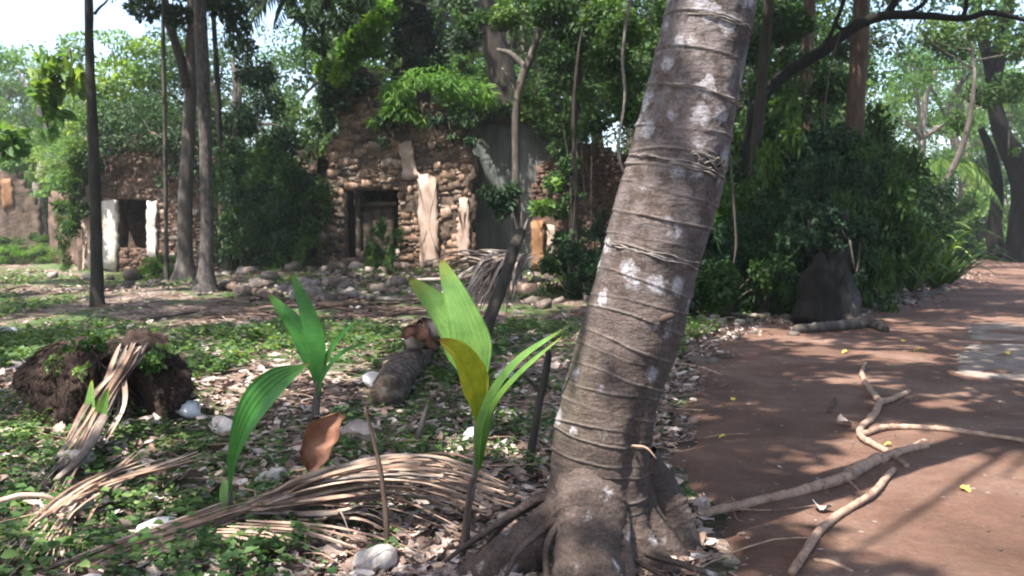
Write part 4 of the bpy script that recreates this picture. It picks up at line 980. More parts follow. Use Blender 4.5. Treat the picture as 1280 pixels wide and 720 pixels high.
stem(ds, 'stem', [(661, 588, 5.65), (668, 540, 5.65), (676, 495, 5.68), (685, 450, 5.7), (684, 436, 5.7)], [6, 5, 5, 4.5, 3], 'bark_dark')
stem(ds, 'twig', [(676, 492, 5.68), (664, 478, 5.66), (655, 470, 5.64)], [3, 2, 1.5], 'bark_dark')
for i, (lab, pts) in enumerate((('thin leafless brown stem standing in front of the dry frond, nearly upright', [(487, 722, 4.0), (482, 640, 4.0), (474, 580, 4.02), (456, 508, 4.05)]),
                                ('short thin brown stick standing under the tall seedling', [(577, 694, 4.0), (582, 650, 4.0), (589, 602, 4.0), (594, 600, 4.0)]),
                                ('thin pale stem fragment standing before the ringed log', [(520, 560, 6.2), (527, 530, 6.2), (535, 508, 6.2)]))):
    o = thing('bare_sapling', lab, 'stem', G(pts[0][0], pts[0][1])); stem(o, 'stem', pts, [4.5, 3.6, 3, 2][:len(pts)], 'bark_red' if i != 2 else 'bark_grey', 6)

# ---------------------------------------------------------------- fallen ringed log, spathes, root stump
lg = thing('fallen_log', 'short fallen ringed palm log pointing away through the ground cover', 'log', G(500, 545))
g = Geo(); n = 120; c = lerp_pts([P(483, 528, 7.3), P(505, 486, 8.6), P(528, 448, 10.4), P(540, 428, 11.8)], n); rr = np.interp(np.linspace(0, 1, n), [0, .1, 1], [.14, .145, .14])
rr = rr * (1 + .07 * 1.5 * (np.abs(((np.arange(n) * .085 + .12 * np.sin(np.arange(n) * .7)) % 1) - .5) < .14)); c[:, 2] = .13 + gz(c[:, 0], c[:, 1])
tube(g, c, rr, 22, None, .12, seed=4); M['log_bark'] = solid_mat('ringed log bark', [(.3, (.035, .026, .02)), (.5, (.11, .082, .068)), (.75, (.27, .235, .21))], 14, stretch=(1, 1, 1), bscale=30, bump=1.0, dist=.05); g.build('bark', M['log_bark'], lg)
def curled(name, label, px, py, Y, size, mat, seed, cat='spathe', rot=0.0, tilt=0.0, curl=1.2, asp=2.2, group=None, lift=None, pitch=None):
    """a stiff curled sheath or leaf, given some thickness"""
    r = np.random.default_rng(seed); n, m = 14, 9; u = np.linspace(-.5, .5, n)[:, None] + np.zeros((1, m)); v = np.linspace(-1, 1, m)[None] + np.zeros((n, 1))
    w = np.cos(u * np.pi * .92) ** .6 / asp; a = v * curl
    X = u * size * asp * .5; Yv = np.sin(a) * w * size / max(curl, .5) ; Z = (1 - np.cos(a)) * w * size / max(curl, .5) + .18 * size * np.cos(u * 3.0 + r.uniform(-1, 1)) 
    Vv = np.stack([X, Yv, Z], -1) + .06 * size * sn(np.stack([u * 3, v * 1.2], -1), .7, seed)[..., None] * np.array([0, 1, 1])
    th = .015 * size + .0015; V2 = Vv + [0, 0, th]
    Vv = np.concatenate([Vv.reshape(-1, 3), V2.reshape(-1, 3)]); N = n * m
    e = Euler((tilt, r.uniform(-.2, .2) if pitch is None else pitch, rot)).to_matrix(); Vv = Vv @ np.array(e).T
    base = P(px, py, Y) if lift is None else G(px, py) + [0, 0, lift]
    i = np.arange(n - 1)[:, None] * m + np.arange(m - 1)[None]; q = np.stack([i, i + 1, i + m + 1, i + m], -1).reshape(-1, 4)
    rim = []
    for k in range(n - 1): rim += [(k * m, k * m + N, (k + 1) * m + N, (k + 1) * m), (k * m + m - 1, (k + 1) * m + m - 1, (k + 1) * m + m - 1 + N, k * m + m - 1 + N)]
    for k in range(m - 1): rim += [(k, k + 1, k + 1 + N, k + N), ((n - 1) * m + k, (n - 1) * m + k + N, (n - 1) * m + k + 1 + N, (n - 1) * m + k + 1)]
    g = Geo(); Vv = Vv - [0, 0, Vv[:, 2].min()]; g.add(Vv + base, None, np.vstack([q, q[:, ::-1] + N, rim]), r.uniform())
    o = g.build(name, M[mat], origin=base); return tag(o, label, cat, group)
curled('palm_spathe', 'rusty brown cupped palm spathe standing behind the dry frond', 408, 594, 5.1, .34, 'spathe', 3, rot=.3, tilt=1.0, curl=1.5, asp=2.3, pitch=-.95)
curled('palm_spathe', 'torn brown sheath curled over the far end of the ringed log', 532, 446, 9.2, .62, 'frond_grey', 4, rot=2.2, tilt=.5, curl=1.4, asp=2.4)
curled('palm_spathe', 'small curled sheath with a yellow inside on the ringed log', 521, 440, 9.1, .42, 'spathe', 5, rot=.4, tilt=-.3, curl=1.5, asp=1.8)
curled('palm_spathe', 'dull brown curled sheath to the right of the rusty spathe', 448, 556, 5.5, .2, 'dead_leaf', 6, rot=.2, tilt=.5, curl=1.7, asp=2.4, pitch=.25)

st = thing('root_stump', 'broad dark mound of a fibrous palm root stump, hollow on its right side', 'stump', G(135, 552))
def mound():
    nu, nv = 72, 40; th = np.linspace(0, 2 * np.pi, nu, endpoint=False); ph = np.linspace(0, 1, nv)
    T, F = np.meshgrid(th, ph); c = G(136, 540); c[1] = 6.9; c[0] = P(136, 500, 6.9)[0]
    rad = .62 * np.sin(F * np.pi / 2 * 1.02) ** .75; X = np.cos(T) * rad * 1.02; Yv = np.sin(T) * rad * .8; Z = .66 * np.cos(F * np.pi / 2) ** .62 - .05
    pp = np.stack([X, Yv, Z], -1); k = 1 + .17 * sn(pp, .9, 41) + .09 * sn(pp, 2.6, 42) + .05 * sn(pp, 7, 43) + .03 * sn(pp, 14, 45)
    X, Yv = X * k, Yv * k; Z = Z * (1 + .1 * sn(pp, 1, 44) + .05 * sn(pp, 5, 46)) * (1 - .08 * np.exp(-((X + .0) / .14) ** 2)) + .02 * sn(pp, 9, 47)
    dent = np.exp(-((T - 5.15) / .42) ** 2) * np.clip(F * 1.8 - .75, 0, 1); X -= dent * .3 * np.cos(T); Yv += dent * .55
    V = np.stack([X, Yv, Z], -1).reshape(-1, 3) + c
    i = np.arange(nv - 1)[:, None] * nu; j = np.arange(nu)[None]; j2 = (j + 1) % nu
    q = np.stack([i + j, i + nu + j, i + nu + j2, i + j2], -1).reshape(-1, 4)
    g = Geo(); g.add(V, None, q); rm = g.build('root_mass', M['fibre'], st)
    r = np.random.default_rng(8); g = Geo()                      # hanging rootlets
    for k in range(260):
        a = r.uniform(3.0, 6.5); f = r.uniform(.25, .95); rad = .62 * math.sin(f * 1.6) ** .75
        p = c + [math.cos(a) * rad * 1.06, math.sin(a) * rad * .84, .66 * math.cos(f * 1.57) ** .62 - .03]
        e = p + [math.cos(a) * .05 + r.normal() * .05, math.sin(a) * .05, -r.uniform(.04, .13)]; e[2] = max(e[2], 0)
        tube(g, [p, (p + e) / 2 + [math.cos(a) * .03, math.sin(a) * .03, 0], e], [.004, .004, .002], 3, 4, rnd=r.uniform(), caps=False)
    o = g.build('rootlets', M['fibre'], rm); o['kind'] = 'stuff'
mound()
# husks and pale dry debris
def husk(px, py, s, mat, seed, label, rot=0.0, el=1.5):
    r = np.random.default_rng(seed); n, m = 12, 14; F, T = np.meshgrid(np.linspace(0, np.pi, n), np.linspace(0, 2 * np.pi, m, endpoint=False), indexing='ij')
    pp = np.stack([np.cos(F) * el, np.sin(F) * np.cos(T), np.sin(F) * np.sin(T) * .8], -1); k = 1 + .12 * np.cos(3 * T + 1) * np.sin(F)[..., ] + .1 * sn(pp, .5, seed) + .05 * sn(pp, 2, seed + 1)
    V = (pp * k[..., None]).reshape(-1, 3) * s / 2 @ np.array(Euler((r.uniform(-.3, .3), r.uniform(-.4, .4), rot)).to_matrix()).T; p = G(px, py) + [0, 0, s * .28]
    i = np.arange(n - 1)[:, None] * m; j = np.arange(m)[None]; j2 = (j + 1) % m; q = np.stack([i + j, i + j2, i + m + j2, i + m + j], -1).reshape(-1, 4)
    g = Geo(); g.add(V + p, None, q, r.uniform()); o = g.build('coconut_husk', M[mat], origin=p); return tag(o, label, 'coconut husk', 'old coconut husks lying in the ground cover')
husk(236, 530, .19, 'husk_white', 1, 'bright white bleached husk beside the root stump', 1.2, 1.3)
husk(92, 590, .17, 'husk', 2, 'pale weathered husk below the root stump', .3)
husk(92, 645, .15, 'husk', 3, 'dull grey husk under the crossing dry strips at lower left', .1)
husk(468, 712, .15, 'husk', 4, 'pale husk at the foot of the thin upright stem', .8)
husk(280, 545, .16, 'husk', 5, 'pinkish broken husk right of the white one', -.5)
husk(200, 668, .12, 'husk_white', 6, 'small whitish shell fragment resting behind the frond stalk', .2, 1.8)
husk(48, 695, .13, 'husk', 7, 'dark rimmed empty husk at the lower left corner', .9)
husk(472, 492, .2, 'husk_white', 8, 'white husk left of the ringed log', .2)
husk(340, 606, .12, 'husk', 9, 'small grey husk behind the big blade of the left seedling', .6)
husk(450, 548, .13, 'husk', 10, 'grey husk between the rusty spathe and the ringed log', .6)
husk(630, 478, .2, 'husk_white', 11, 'white husk behind the tall seedling', 1.)
husk(590, 548, .13, 'husk_white', 12, 'bleached husk among the leaf litter behind the tall seedling stem', 2.)

# ---------------------------------------------------------------- dead branches on the path
db = thing('dead_branch', 'thick dry pinkish branch lying on the red path, broken end to the right', 'branch', G(1000, 625))
def gb(pts, rad, name, root_, mat='dead_wood', seg=10, seed=0, lift=1.0):
    rj = np.random.default_rng(seed + 900); c = [G(x, y) + [rj.normal() * .012, rj.normal() * .012, (rr + .0) * lift * .85 * Yc / FPX] for (x, y), rr, Yc in zip(pts, rad, [G(*p)[1] for p in pts])]
    g = Geo(); cc = lerp_pts(c, 14 * len(pts)); r1 = lerp1([rr * .88 * G(*p)[1] / FPX for p, rr in zip(pts, rad)], len(cc)); nn_ = np.arange(len(cc)); r1 = r1 * (1 + .22 * (rj.uniform(size=len(cc)) > .93) + .05 * rj.normal(size=len(cc))); cc = cc + np.stack([.006 * sn(cc * 1.0, 2.2, seed), .006 * sn(cc * 1.0, 2.6, seed + 1), 0 * nn_], -1); tube(g, cc, r1, seg, None, .07, seed=seed); return g.build(name, M[mat], root_)
dbl = gb([(835, 664), (900, 645), (985, 625), (1050, 605), (1100, 580)], [6.5, 7, 7.5, 8.5, 9], 'limb', db, seed=1)
gb([(1098, 582), (1128, 568), (1158, 561)], [8, 6, 5], 'broken_end', db, seed=2)
gb([(1055, 602), (1072, 612), (1078, 616)], [3, 2, 1], 'twig', dbl, seed=3); gb([(960, 632), (975, 644), (983, 648)], [3, 2, 1], 'twig', dbl, seed=4)
gb([(1140, 566), (1146, 556), (1150, 552)], [3, 2, 1.5], 'twig', dbl, seed=5)
fb = thing('dead_branch', 'slim forked dry branch zigzagging up the path with one long curved arm', 'branch', G(1075, 548))
fbl = gb([(1132, 589), (1105, 570), (1075, 549), (1088, 528), (1099, 509), (1086, 490), (1076, 474), (1079, 456)], [4, 4.5, 5, 5, 5, 4, 3.5, 2], 'limb', fb, seed=6, lift=1.6)
gb([(1099, 509), (1118, 503), (1136, 494)], [4.5, 4, 3.5], 'fork', fb, seed=7, lift=1.6)
gb([(1075, 549), (1105, 541), (1150, 539), (1200, 544), (1245, 550), (1290, 557)], [4.5, 4.5, 4, 4, 3.5, 3], 'arm', fb, seed=8, lift=1.6)
gb([(1195, 544), (1215, 541), (1232, 542)], [3, 2, 1.2], 'twig', fbl, seed=9, lift=1.5)
lb = thing('dead_branch', 'slender dry branch running down the path to the bottom edge of the picture', 'branch', G(1050, 660))
lbl = gb([(1114, 592), (1095, 618), (1068, 642), (1035, 664), (1008, 690), (990, 725)], [4.5, 5, 5.5, 6, 6, 6], 'limb', lb, seed=10, lift=1.8)
gb([(1013, 700), (1040, 706), (1066, 720)], [3, 3.5, 3.5], 'twig', lbl, seed=11); gb([(1080, 722), (1092, 712), (1106, 704)], [3, 2.5, 2], 'twig', lbl, seed=12)
for i, (lab, pts, rd, mt_) in enumerate((('short reddish stick lying on the path left of the forked branch', [(1036, 520), (1040, 508), (1042, 500)], [3, 3, 2], 'bark_red'),
        ('small broken twig on the path nearer the bottom edge', [(820, 590), (835, 600), (845, 604)], [2, 2, 1], 'dead_wood'),
        ('thin pale twig at the litter edge beside the trunk', [(845, 455), (880, 462), (900, 470)], [2, 2, 1.5], 'dead_wood'))):
    o = thing('stick', lab, 'stick', G(*pts[0])); gb(pts, rd, 'wood', o, mt_, seed=20 + i)
l2 = thing('fallen_log', 'dark mossy log lying along the shaded edge of the path', 'log', G(1050, 418)); gb([(995, 418), (1040, 415), (1085, 411), (1108, 416)], [7, 8, 8, 5], 'wood', l2, 'bark_grey', seed=30)
l3 = thing('fallen_log', 'long low log lying at the far bend of the path', 'log', G(1215, 326)); gb([(1180, 326), (1215, 324), (1250, 326)], [6, 6, 5], 'wood', l3, 'bark_dark', seed=31)
l4 = thing('fallen_log', 'pale brown log lying among the rubble before the red wall', 'log', G(660, 372)); gb([(625, 366), (660, 372), (705, 370)], [10, 9, 8], 'wood', l4, 'dead_wood', seed=32)
l5 = thing('fallen_log', 'brown fallen trunk lying right of the tall grey tree foot', 'log', G(330, 372)); gb([(275, 368), (320, 372), (352, 384)], [6, 6, 5], 'wood', l5, 'bark_red', seed=33)
for k, (x0, y0, x1, y1) in enumerate(((150, 398, 245, 392), (60, 430, 160, 404), (380, 388, 500, 382), (300, 392, 440, 398), (420, 372, 520, 380), (1100, 372, 1180, 366), (890, 395, 960, 402))):
    o = thing('fallen_branch', ['grey rotting branch lying in the grass before the left ruin', 'pale rotting branch behind the root stump', 'long brown branch on the bare earth before the doorway', 'brown branch along the near edge of the bare earth',
               'thin branch at the foot of the stone heap', 'thin branch under the strap-leaved plants', 'mossy branch along the shady path edge'][k], 'branch', G(x0, y0)); gb([(x0, y0), ((x0 + x1) / 2, (y0 + y1) / 2 + 3), (x1, y1)], [3.5, 3.5, 2], 'wood', o, ['frond_grey', 'frond_grey', 'bark_red', 'bark_red', 'bark_grey', 'bark_grey', 'bark_dark'][k], seed=50 + k)
# worn slab let into the path
def slab(name, label, poly, h, seed):
    r = np.random.default_rng(seed); pts = []; w = [G(*p) for p in poly]; n = len(w)
    for i in range(n):
        a, b = w[i], w[(i + 1) % n]; k = max(2, int(np.linalg.norm(b - a) / .16))
        for j in range(k): pts.append(a + (b - a) * j / k + r.normal(size=3) * [.035, .035, 0])
    pts = np.array(pts); c = pts.mean(0); K = len(pts); g = Geo(); V = []
    for f, z in ((1, -.04), (1, h * .5), (.97, h), (.7, h), (.35, h)): q_ = c + (pts - c) * f; q_[:, 2] = z + .006 * sn(q_[:, :2], .8, seed); V.append(q_)
    V.append([[c[0], c[1], h]]); j = np.arange(K); j2 = (j + 1) % K; qd = np.vstack([np.stack([a * K + j, a * K + j2, (a + 1) * K + j2, (a + 1) * K + j], -1) for a in range(4)])
    g.add(np.vstack(V), np.stack([4 * K + j, 4 * K + j2, j * 0 + 5 * K], -1), qd); o = g.build(name, M['slab'], origin=c, smooth=False); return tag(o, label, 'paving slab')
slab('paving_slab', 'large worn grey stone slab set in the red path', [(1192, 468), (1240, 476), (1330, 482), (1330, 432), (1205, 432)], .022, 1)
slab('paving_slab', 'darker grey slab behind the large one in the path', [(1212, 426), (1330, 427), (1320, 404), (1208, 405)], .02, 2)

# dark broken stump and grey boulder on the right
sp = thing('broken_stump', 'black broken tree stump leaning before the grey boulder', 'stump', G(1020, 402))
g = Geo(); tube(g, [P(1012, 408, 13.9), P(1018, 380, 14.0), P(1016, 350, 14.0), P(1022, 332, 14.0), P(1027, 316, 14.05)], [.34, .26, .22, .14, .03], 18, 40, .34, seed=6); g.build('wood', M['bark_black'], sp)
g = Geo(); tube(g, [P(1024, 404, 14.0), P(1038, 386, 14.1), P(1044, 372, 14.2)], [.2, .12, .04], 10, 16, .25, seed=7); g.build('root', M['bark_black'], sp)
def fluted():
    c = lerp_pts([P(1046, 398, 15.3), P(1042, 360, 15.4), P(1036, 320, 15.4), P(1036, 285, 15.4), P(1040, 262, 15.4)], 60); th = np.linspace(0, 2 * np.pi, 48, endpoint=False); T, I = np.meshgrid(th, np.linspace(0, 1, 60))
    rad = np.interp(I, [0, .15, .5, 1], [.46, .42, .40, .38]) * (1 + .16 * np.cos(5 * T + 2 * I) * (1.1 - I)) ; pp = np.stack([np.cos(T), np.sin(T), I * 3], -1); rad = rad * .82 * (1 + .2 * sn(pp, .5, 91) + .12 * sn(pp, 1.6, 92) + .05 * sn(pp, 5, 93))
    V = c[:, None] + rad[..., None] * np.stack([np.cos(T), np.sin(T), 0 * T], -1); i = np.arange(59)[:, None] * 48; j = np.arange(48)[None]; j2 = (j + 1) % 48
    g = Geo(); g.add(V.reshape(-1, 3), None, np.stack([i + j, i + j2, i + 48 + j2, i + 48 + j], -1).reshape(-1, 4)); return g
M['dead_trunk'] = solid_mat("weathered grey dead trunk", [(.25, (.016, .015, .014)), (.5, (.045, .043, .04)), (.75, (.10, .096, .09))], 2.0, bump=1, bscale=9, dist=.05, stretch=(2, 2, .6))
wt = thing('weathered_stump', 'grey fluted dead trunk standing under the shrubs behind the black stump', 'stump', (P(1042, 360, 15.4)[0], 15.4, 0)); fluted().build('wood', M['dead_trunk'], wt)
for (px, py, s, lab) in ((880, 455, .24, 'flat grey stone at the litter edge of the path'), (905, 448, .12, 'small stone beside the flat grey one'), (1110, 382, .3, 'pale stone under the strap-leaved plants'), (1068, 392, .35, 'grey stone right of the black stump'), (735, 372, .45, 'dark rounded stone just left of the leaning trunk'),
                         (1150, 372, .25, 'small pale stone at the foot of the strap-leaved plants'), (940, 392, .3, 'mossy stone under the shrubs by the path')):
    o = place(VAR['rubble'][int(px) % 8], 'loose_stone', None, G(px, py) + [0, 0, s * .12], (0, .1, px), (s * 1.3, s, s * .5)); tag(o, lab, 'stone')

# ---------------------------------------------------------------- trees whose trunks the photograph shows
trunk_tree('slender_tree', 'straight slender dark tree trunk standing alone at the left, before the bare sunlit earth', 17.2, [(122, 392), (121, 330), (119, 250), (116, 160), (112, 70), (111, 0), (110, -60)], [15, 14, 13, 12.5, 11, 10, 9], 'bark_dark', 388, 10, (4.2, 1.3, 20, 2600, .3), 'leaf_mid', seed=1)
trunk_tree('mottled_tree', 'pale mottled straight trunk with flared buttress foot, right of the square window', 20.8, [(256, 372), (258, 340), (259, 280), (257, 200), (255, 120), (252, 50), (249, 0), (247, -50)], [32, 19, 16, 15, 15, 15, 15, 15], 'bark_mottled', 370, 11.5, (4.8, 1.6, 26, 3600, .3), 'leaf_mid', seed=2, flare=1.5, seg=16)
trunk_tree('forked_tree', 'dark grey trunk just right of the square window, leaning over and forking near the top', 25.5, [(230, 354), (231, 320), (232, 250), (236, 170), (238, 100), (240, 40), (243, -30)], [32, 19, 17, 16, 15, 14, 13], 'bark_grey', 350, 12, (5, 1.8, 26, 3600, .3), 'leaf_dark', seed=3)
fk = [o for o in bpy.data.objects if o.name.startswith('forked_tree')][0]
g = Geo(); tube(g, [P(234, 110, 25.4), P(224, 70, 25.3), P(212, 30, 25.1), P(203, -20, 25)], [.13, .13, .12, .1], 9, 24, .08, seed=4); g.build('fork', M['bark_dark'], fk)
trunk_tree('thin_tree', 'very thin pale straight stem between the dark slender trunk and the forked tree', 26, [(208, 340), (207, 250), (206, 150), (204, 60), (203, 0)], [6, 5, 5, 5, 4], 'bark_grey', 340, 9, (2, .8, 8, 600, .25), 'leaf_dark', seed=4, seg=7)
trunk_tree('dark_tree', 'thick dark trunk rising behind the top of the plastered wall', 31, [(650, 300), (645, 200), (634, 130), (620, 60), (606, 0), (598, -40)], [38, 36, 34, 32, 30, 28], 'bark_dark', 290, 13, (6, 2, 34, 4200, .32), 'leaf_mid', seed=5, seg=14)
tw = trunk_tree('young_tree', 'thin grey young tree growing close before the plastered wall, forking above it', 24.5, [(646, 345), (645, 290), (645, 200), (645, 140), (652, 100), (664, 70), (674, 35), (680, 0)], [13, 11, 10, 10, 11, 10, 8, 7], 'bark_grey', 345, 9.5, (3, 1.2, 14, 1500, .25), 'leaf_mid', seed=6, seg=9)
g = Geo(); tube(g, [P(658, 86, 24.5), P(640, 68, 24.7), P(622, 62, 25)], [.09, .08, .05], 7, 14, .05); tube(g, [P(646, 118, 24.5), P(636, 100, 24.6), P(628, 85, 24.8)], [.06, .05, .03], 7, 12, .05); g.build('fork', M['bark_grey'], tw)
trunk_tree('vine_clad_tree', 'slim trunk wrapped in creeper in front of the red wall', 24, [(716, 345), (716, 290), (718, 220), (720, 150), (724, 90), (730, 40), (735, 0)], [11, 9, 9, 9, 8, 7, 6], 'bark_dark', 345, 8.5, (2.6, 1.2, 12, 1400, .22), 'leaf_mid', seed=7, seg=9)
trunk_tree('dark_stem_tree', 'thin blackish trunk right behind the leaning tree, partly hidden by leaves', 19, [(946, 400), (945, 300), (944, 200), (950, 130), (956, 60), (960, 0)], [15, 14, 14, 14, 13, 12], 'bark_dark', 400, 9.5, (3.5, 1.5, 18, 2000, .28), 'leaf_dark', seed=8)
trunk_tree('reddish_tree', 'straight reddish trunk right of centre behind the shrubs, crossed by the dark limb', 23, [(1060, 370), (1062, 290), (1066, 200), (1072, 100), (1077, 0), (1079, -40)], [30, 26, 24, 22, 20, 19], 'bark_red', 365, 11.5, (4.6, 1.7, 26, 3600, .3), 'leaf_mid', seed=9, seg=14)
trunk_tree('brownish_tree', 'paler brown trunk half veiled by leaves left of the reddish one', 27, [(1004, 355), (1006, 250), (1008, 130), (1010, 40), (1012, -20)], [22, 20, 17, 15, 14], 'bark_red', 350, 11, (4, 1.5, 18, 2400, .3), 'leaf_mid', seed=10)
trunk_tree('leaning_thin_tree', 'thin tree leaning to the right beside the far path bend', 33, [(1160, 325), (1180, 240), (1200, 190), (1212, 150), (1218, 100)], [11, 10, 8, 7, 5], 'bark_grey', 325, 8.5, (3, 1.5, 14, 1500, .25), 'leaf_mid', seed=11, seg=8)
# big dark tree at the right edge with its long limb reaching left
bt = thing('dark_spreading_tree', 'massive dark tree at the right edge with a long bare limb reaching left', 'tree', G(1268, 322))
YB = 44
def bt_tube(pts, w, name, seed, Y=YB, seg=14):
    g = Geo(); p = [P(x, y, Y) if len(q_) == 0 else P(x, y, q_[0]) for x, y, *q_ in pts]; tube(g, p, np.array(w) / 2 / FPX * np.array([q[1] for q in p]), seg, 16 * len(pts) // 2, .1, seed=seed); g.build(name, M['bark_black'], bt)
bt_tube([(1286, 332), (1286, 300), (1288, 250), (1280, 215), (1256, 175), (1244, 130), (1242, 90)], [66, 52, 46, 40, 24, 18, 17], 'trunk', 1)
bt_tube([(1242, 100), (1250, 50), (1262, 0), (1268, -60)], [20, 15, 13, 12], 'limb', 2)
bt_tube([(1242, 100), (1232, 60), (1224, 20), (1214, -30)], [18, 12, 10, 9], 'limb', 3)
bt_tube([(1288, 250), (1300, 200), (1310, 140), (1330, 60)], [34, 30, 26, 22], 'limb', 4)
bt_tube([(1246, 322, 46), (1243, 280, 46), (1247, 240, 46), (1240, 195, 46), (1226, 160, 46)], [22, 16, 14, 12, 8], 'side_trunk', 5)
# the long limb comes forward over the path
lt = thing('arching_tree', 'dark tree whose long bent bare limb arches across the upper right of the picture', 'tree', G(938, 378))
YL = 20
def lt_tube(pts, w, name, seed, Y=YL):
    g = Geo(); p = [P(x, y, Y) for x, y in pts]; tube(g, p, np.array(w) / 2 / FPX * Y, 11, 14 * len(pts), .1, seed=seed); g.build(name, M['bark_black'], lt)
lt_tube([(928, 400), (930, 320), (932, 250), (940, 160), (952, 122), (988, 88), (1022, 68), (1060, 40), (1078, 28), (1110, 19), (1160, 20), (1205, 23), (1240, 16), (1300, 30)], [26, 22, 20, 18, 16, 15, 14, 13, 13, 11, 9.5, 8.5, 7, 5], 'trunk', 6)
lt_tube([(1108, 19), (1118, 0), (1124, -40)], [10, 10, 9], 'limb', 7); lt_tube([(1060, 40), (1045, 30), (1052, 10), (1060, -20)], [5, 5, 5, 4], 'limb', 8)
lt_tube([(1203, 22), (1208, 5), (1206, -30)], [6, 5, 4], 'limb', 9); lt_tube([(1130, 18), (1150, 8), (1170, -16)], [6, 5, 4], 'limb', 10); lt_tube([(1023, 68), (1040, 40), (1055, 0)], [6, 5, 4], 'limb', 11)
r = np.random.default_rng(61)
cl = np.vstack([clump_set(r, P(1110, -80, YL) + [0, 0, 1.5], 4.5, 1.3, 24, 1.1), clump_set(r, P(960, -60, YL - 2) + [0, 0, 1.], 3, 1.0, 14, 1.0)]); crown(lt, r, cl, 4600, .28, 'leaf_mid')
r = np.random.default_rng(62)
cl = clump_set(r, P(1265, 40, 42), 6.0, 3.0, 24, 1.3); cl = cl[~((cl[:, 2] < P(0, 190, 42)[2]))]; crown(bt, r, cl, 5000, .24, 'leaf_mid')
# lianas
for i, (lab, pts, w, mm) in enumerate((('pale liana hanging before the red wall, left of the leaning trunk', [(790, -10, 16), (784, 20, 16), (778, 70, 16), (781, 120, 16), (775, 165, 16), (773, 190, 16), (779, 215, 16)], [4, 4, 4, 3.5, 3, 4, 3], 'bark_pale'),
        ('thin dark liana hanging beside the slender dark trunk', [(204, -10, 22), (205, 60, 22), (208, 140, 22)], [3, 3, 2], 'bark_dark'),
        ('thin liana hanging in the shrubs right of the leaning trunk', [(912, 180, 15), (916, 240, 15), (920, 300, 15), (917, 330, 15)], [3, 3, 3, 2], 'bark_grey'),
        ('loose liana curving down from the dark limb', [(1050, 40, 19.5), (1035, 100, 19.5), (1030, 180, 19.5), (1040, 250, 19.5)], [2.5, 2.5, 2.5, 2], 'bark_grey'),
        ('bare crooked stem standing in the shrubs above the red wall', [(722, 330, 22), (720, 240, 22), (717, 150, 22), (722, 75, 22), (730, 30, 22), (745, -20, 22)], [5, 5, 5, 4, 3, 3], 'bark_dark'))):
    o = thing('liana', lab, 'liana', P(*pts[-1])); g = Geo(); p = [P(*q) for q in pts]; tube(g, p, np.array(w) / 2 / FPX * pts[0][2], 7, 40, .15, seed=i); g.build('stem', M[mm], o)

# ---------------------------------------------------------------- distant and middle-distance trees
def crown_mesh(seed, R_, H_, z0, ncl, nleaf, L, mat, low=None):
    r = np.random.default_rng(seed); cl = clump_set(r, (0, 0, z0), R_, H_, ncl, R_ * .26)
    if low is not None: cl = np.vstack([cl, clump_set(r, (0, 0, low), R_ * .8, low * .9, ncl // 2, R_ * .22)])
    p, d, nn, LL, rn = cloud(r, cl, nleaf, L, .62, .6); k = p[:, 2] > .05; g = Geo(); leaves(g, p[k], d[k], nn[k], LL[k], LL[k] * .52, rn[k])
    return g.mesh('crown', M[mat]), cl
def trunk_mesh(seed, h, rad, cl, mat):
    r = np.random.default_rng(seed); g = Geo(); c = [[0, 0, -.3], [r.normal() * .3, r.normal() * .3, h * .4], [r.normal() * .5, r.normal() * .5, h * .8], [r.normal() * .6, r.normal() * .6, h]]
    tube(g, c, [rad * 1.3, rad, rad * .8, rad * .3], 9, 26, .1, seed=seed)
    for k in range(min(8, len(cl))):
        b = np.array(c[1]) * .4 + np.array(c[2]) * .6; tube(g, [b, (b + cl[k, :3]) / 2 + [0, 0, .3], cl[k, :3]], [rad * .5, rad * .3, .03], 6, 9)
    return g.mesh('trunk', M[mat])
TV = []
for i, (mt_, bk, nl, L) in enumerate((('leaf_mid', 'bark_grey', 9000, .21), ('leaf_dark', 'bark_dark', 10000, .2), ('leaf_pale', 'bark_pale', 8000, .22), ('leaf_airy', 'bark_pale', 7500, .2), ('leaf_mid', 'bark_grey', 10000, .17), ('leaf_airy', 'bark_dark', 7000, .23))):
    cm, cl = crown_mesh(200 + i, 4.3, 3.6, 8.4, 30, nl, L, mt_, low=(3.2 if i in (1, 4) else None)); TV.append((cm, trunk_mesh(220 + i, 10, .24, cl, bk)))
TREE_LABEL = {}
def far_tree(px, Y, h, var, name='forest_tree', lab=None, grp=None, wide=1.0):
    x = (px - 640) / FPX * Y; z = float(gz(x, Y)); s = h / 12.0; rz = (px * 7.3 + Y) % 6.28
    t = thing(name, lab, 'tree', (x, Y, z), grp)
    for me, nm in ((TV[var][0], 'crown'), (TV[var][1], 'trunk')): place(me, nm, t, (x, Y, z), (0, 0, rz), (s * wide, s * wide, s))
    return t
r = np.random.default_rng(300)
FT = []
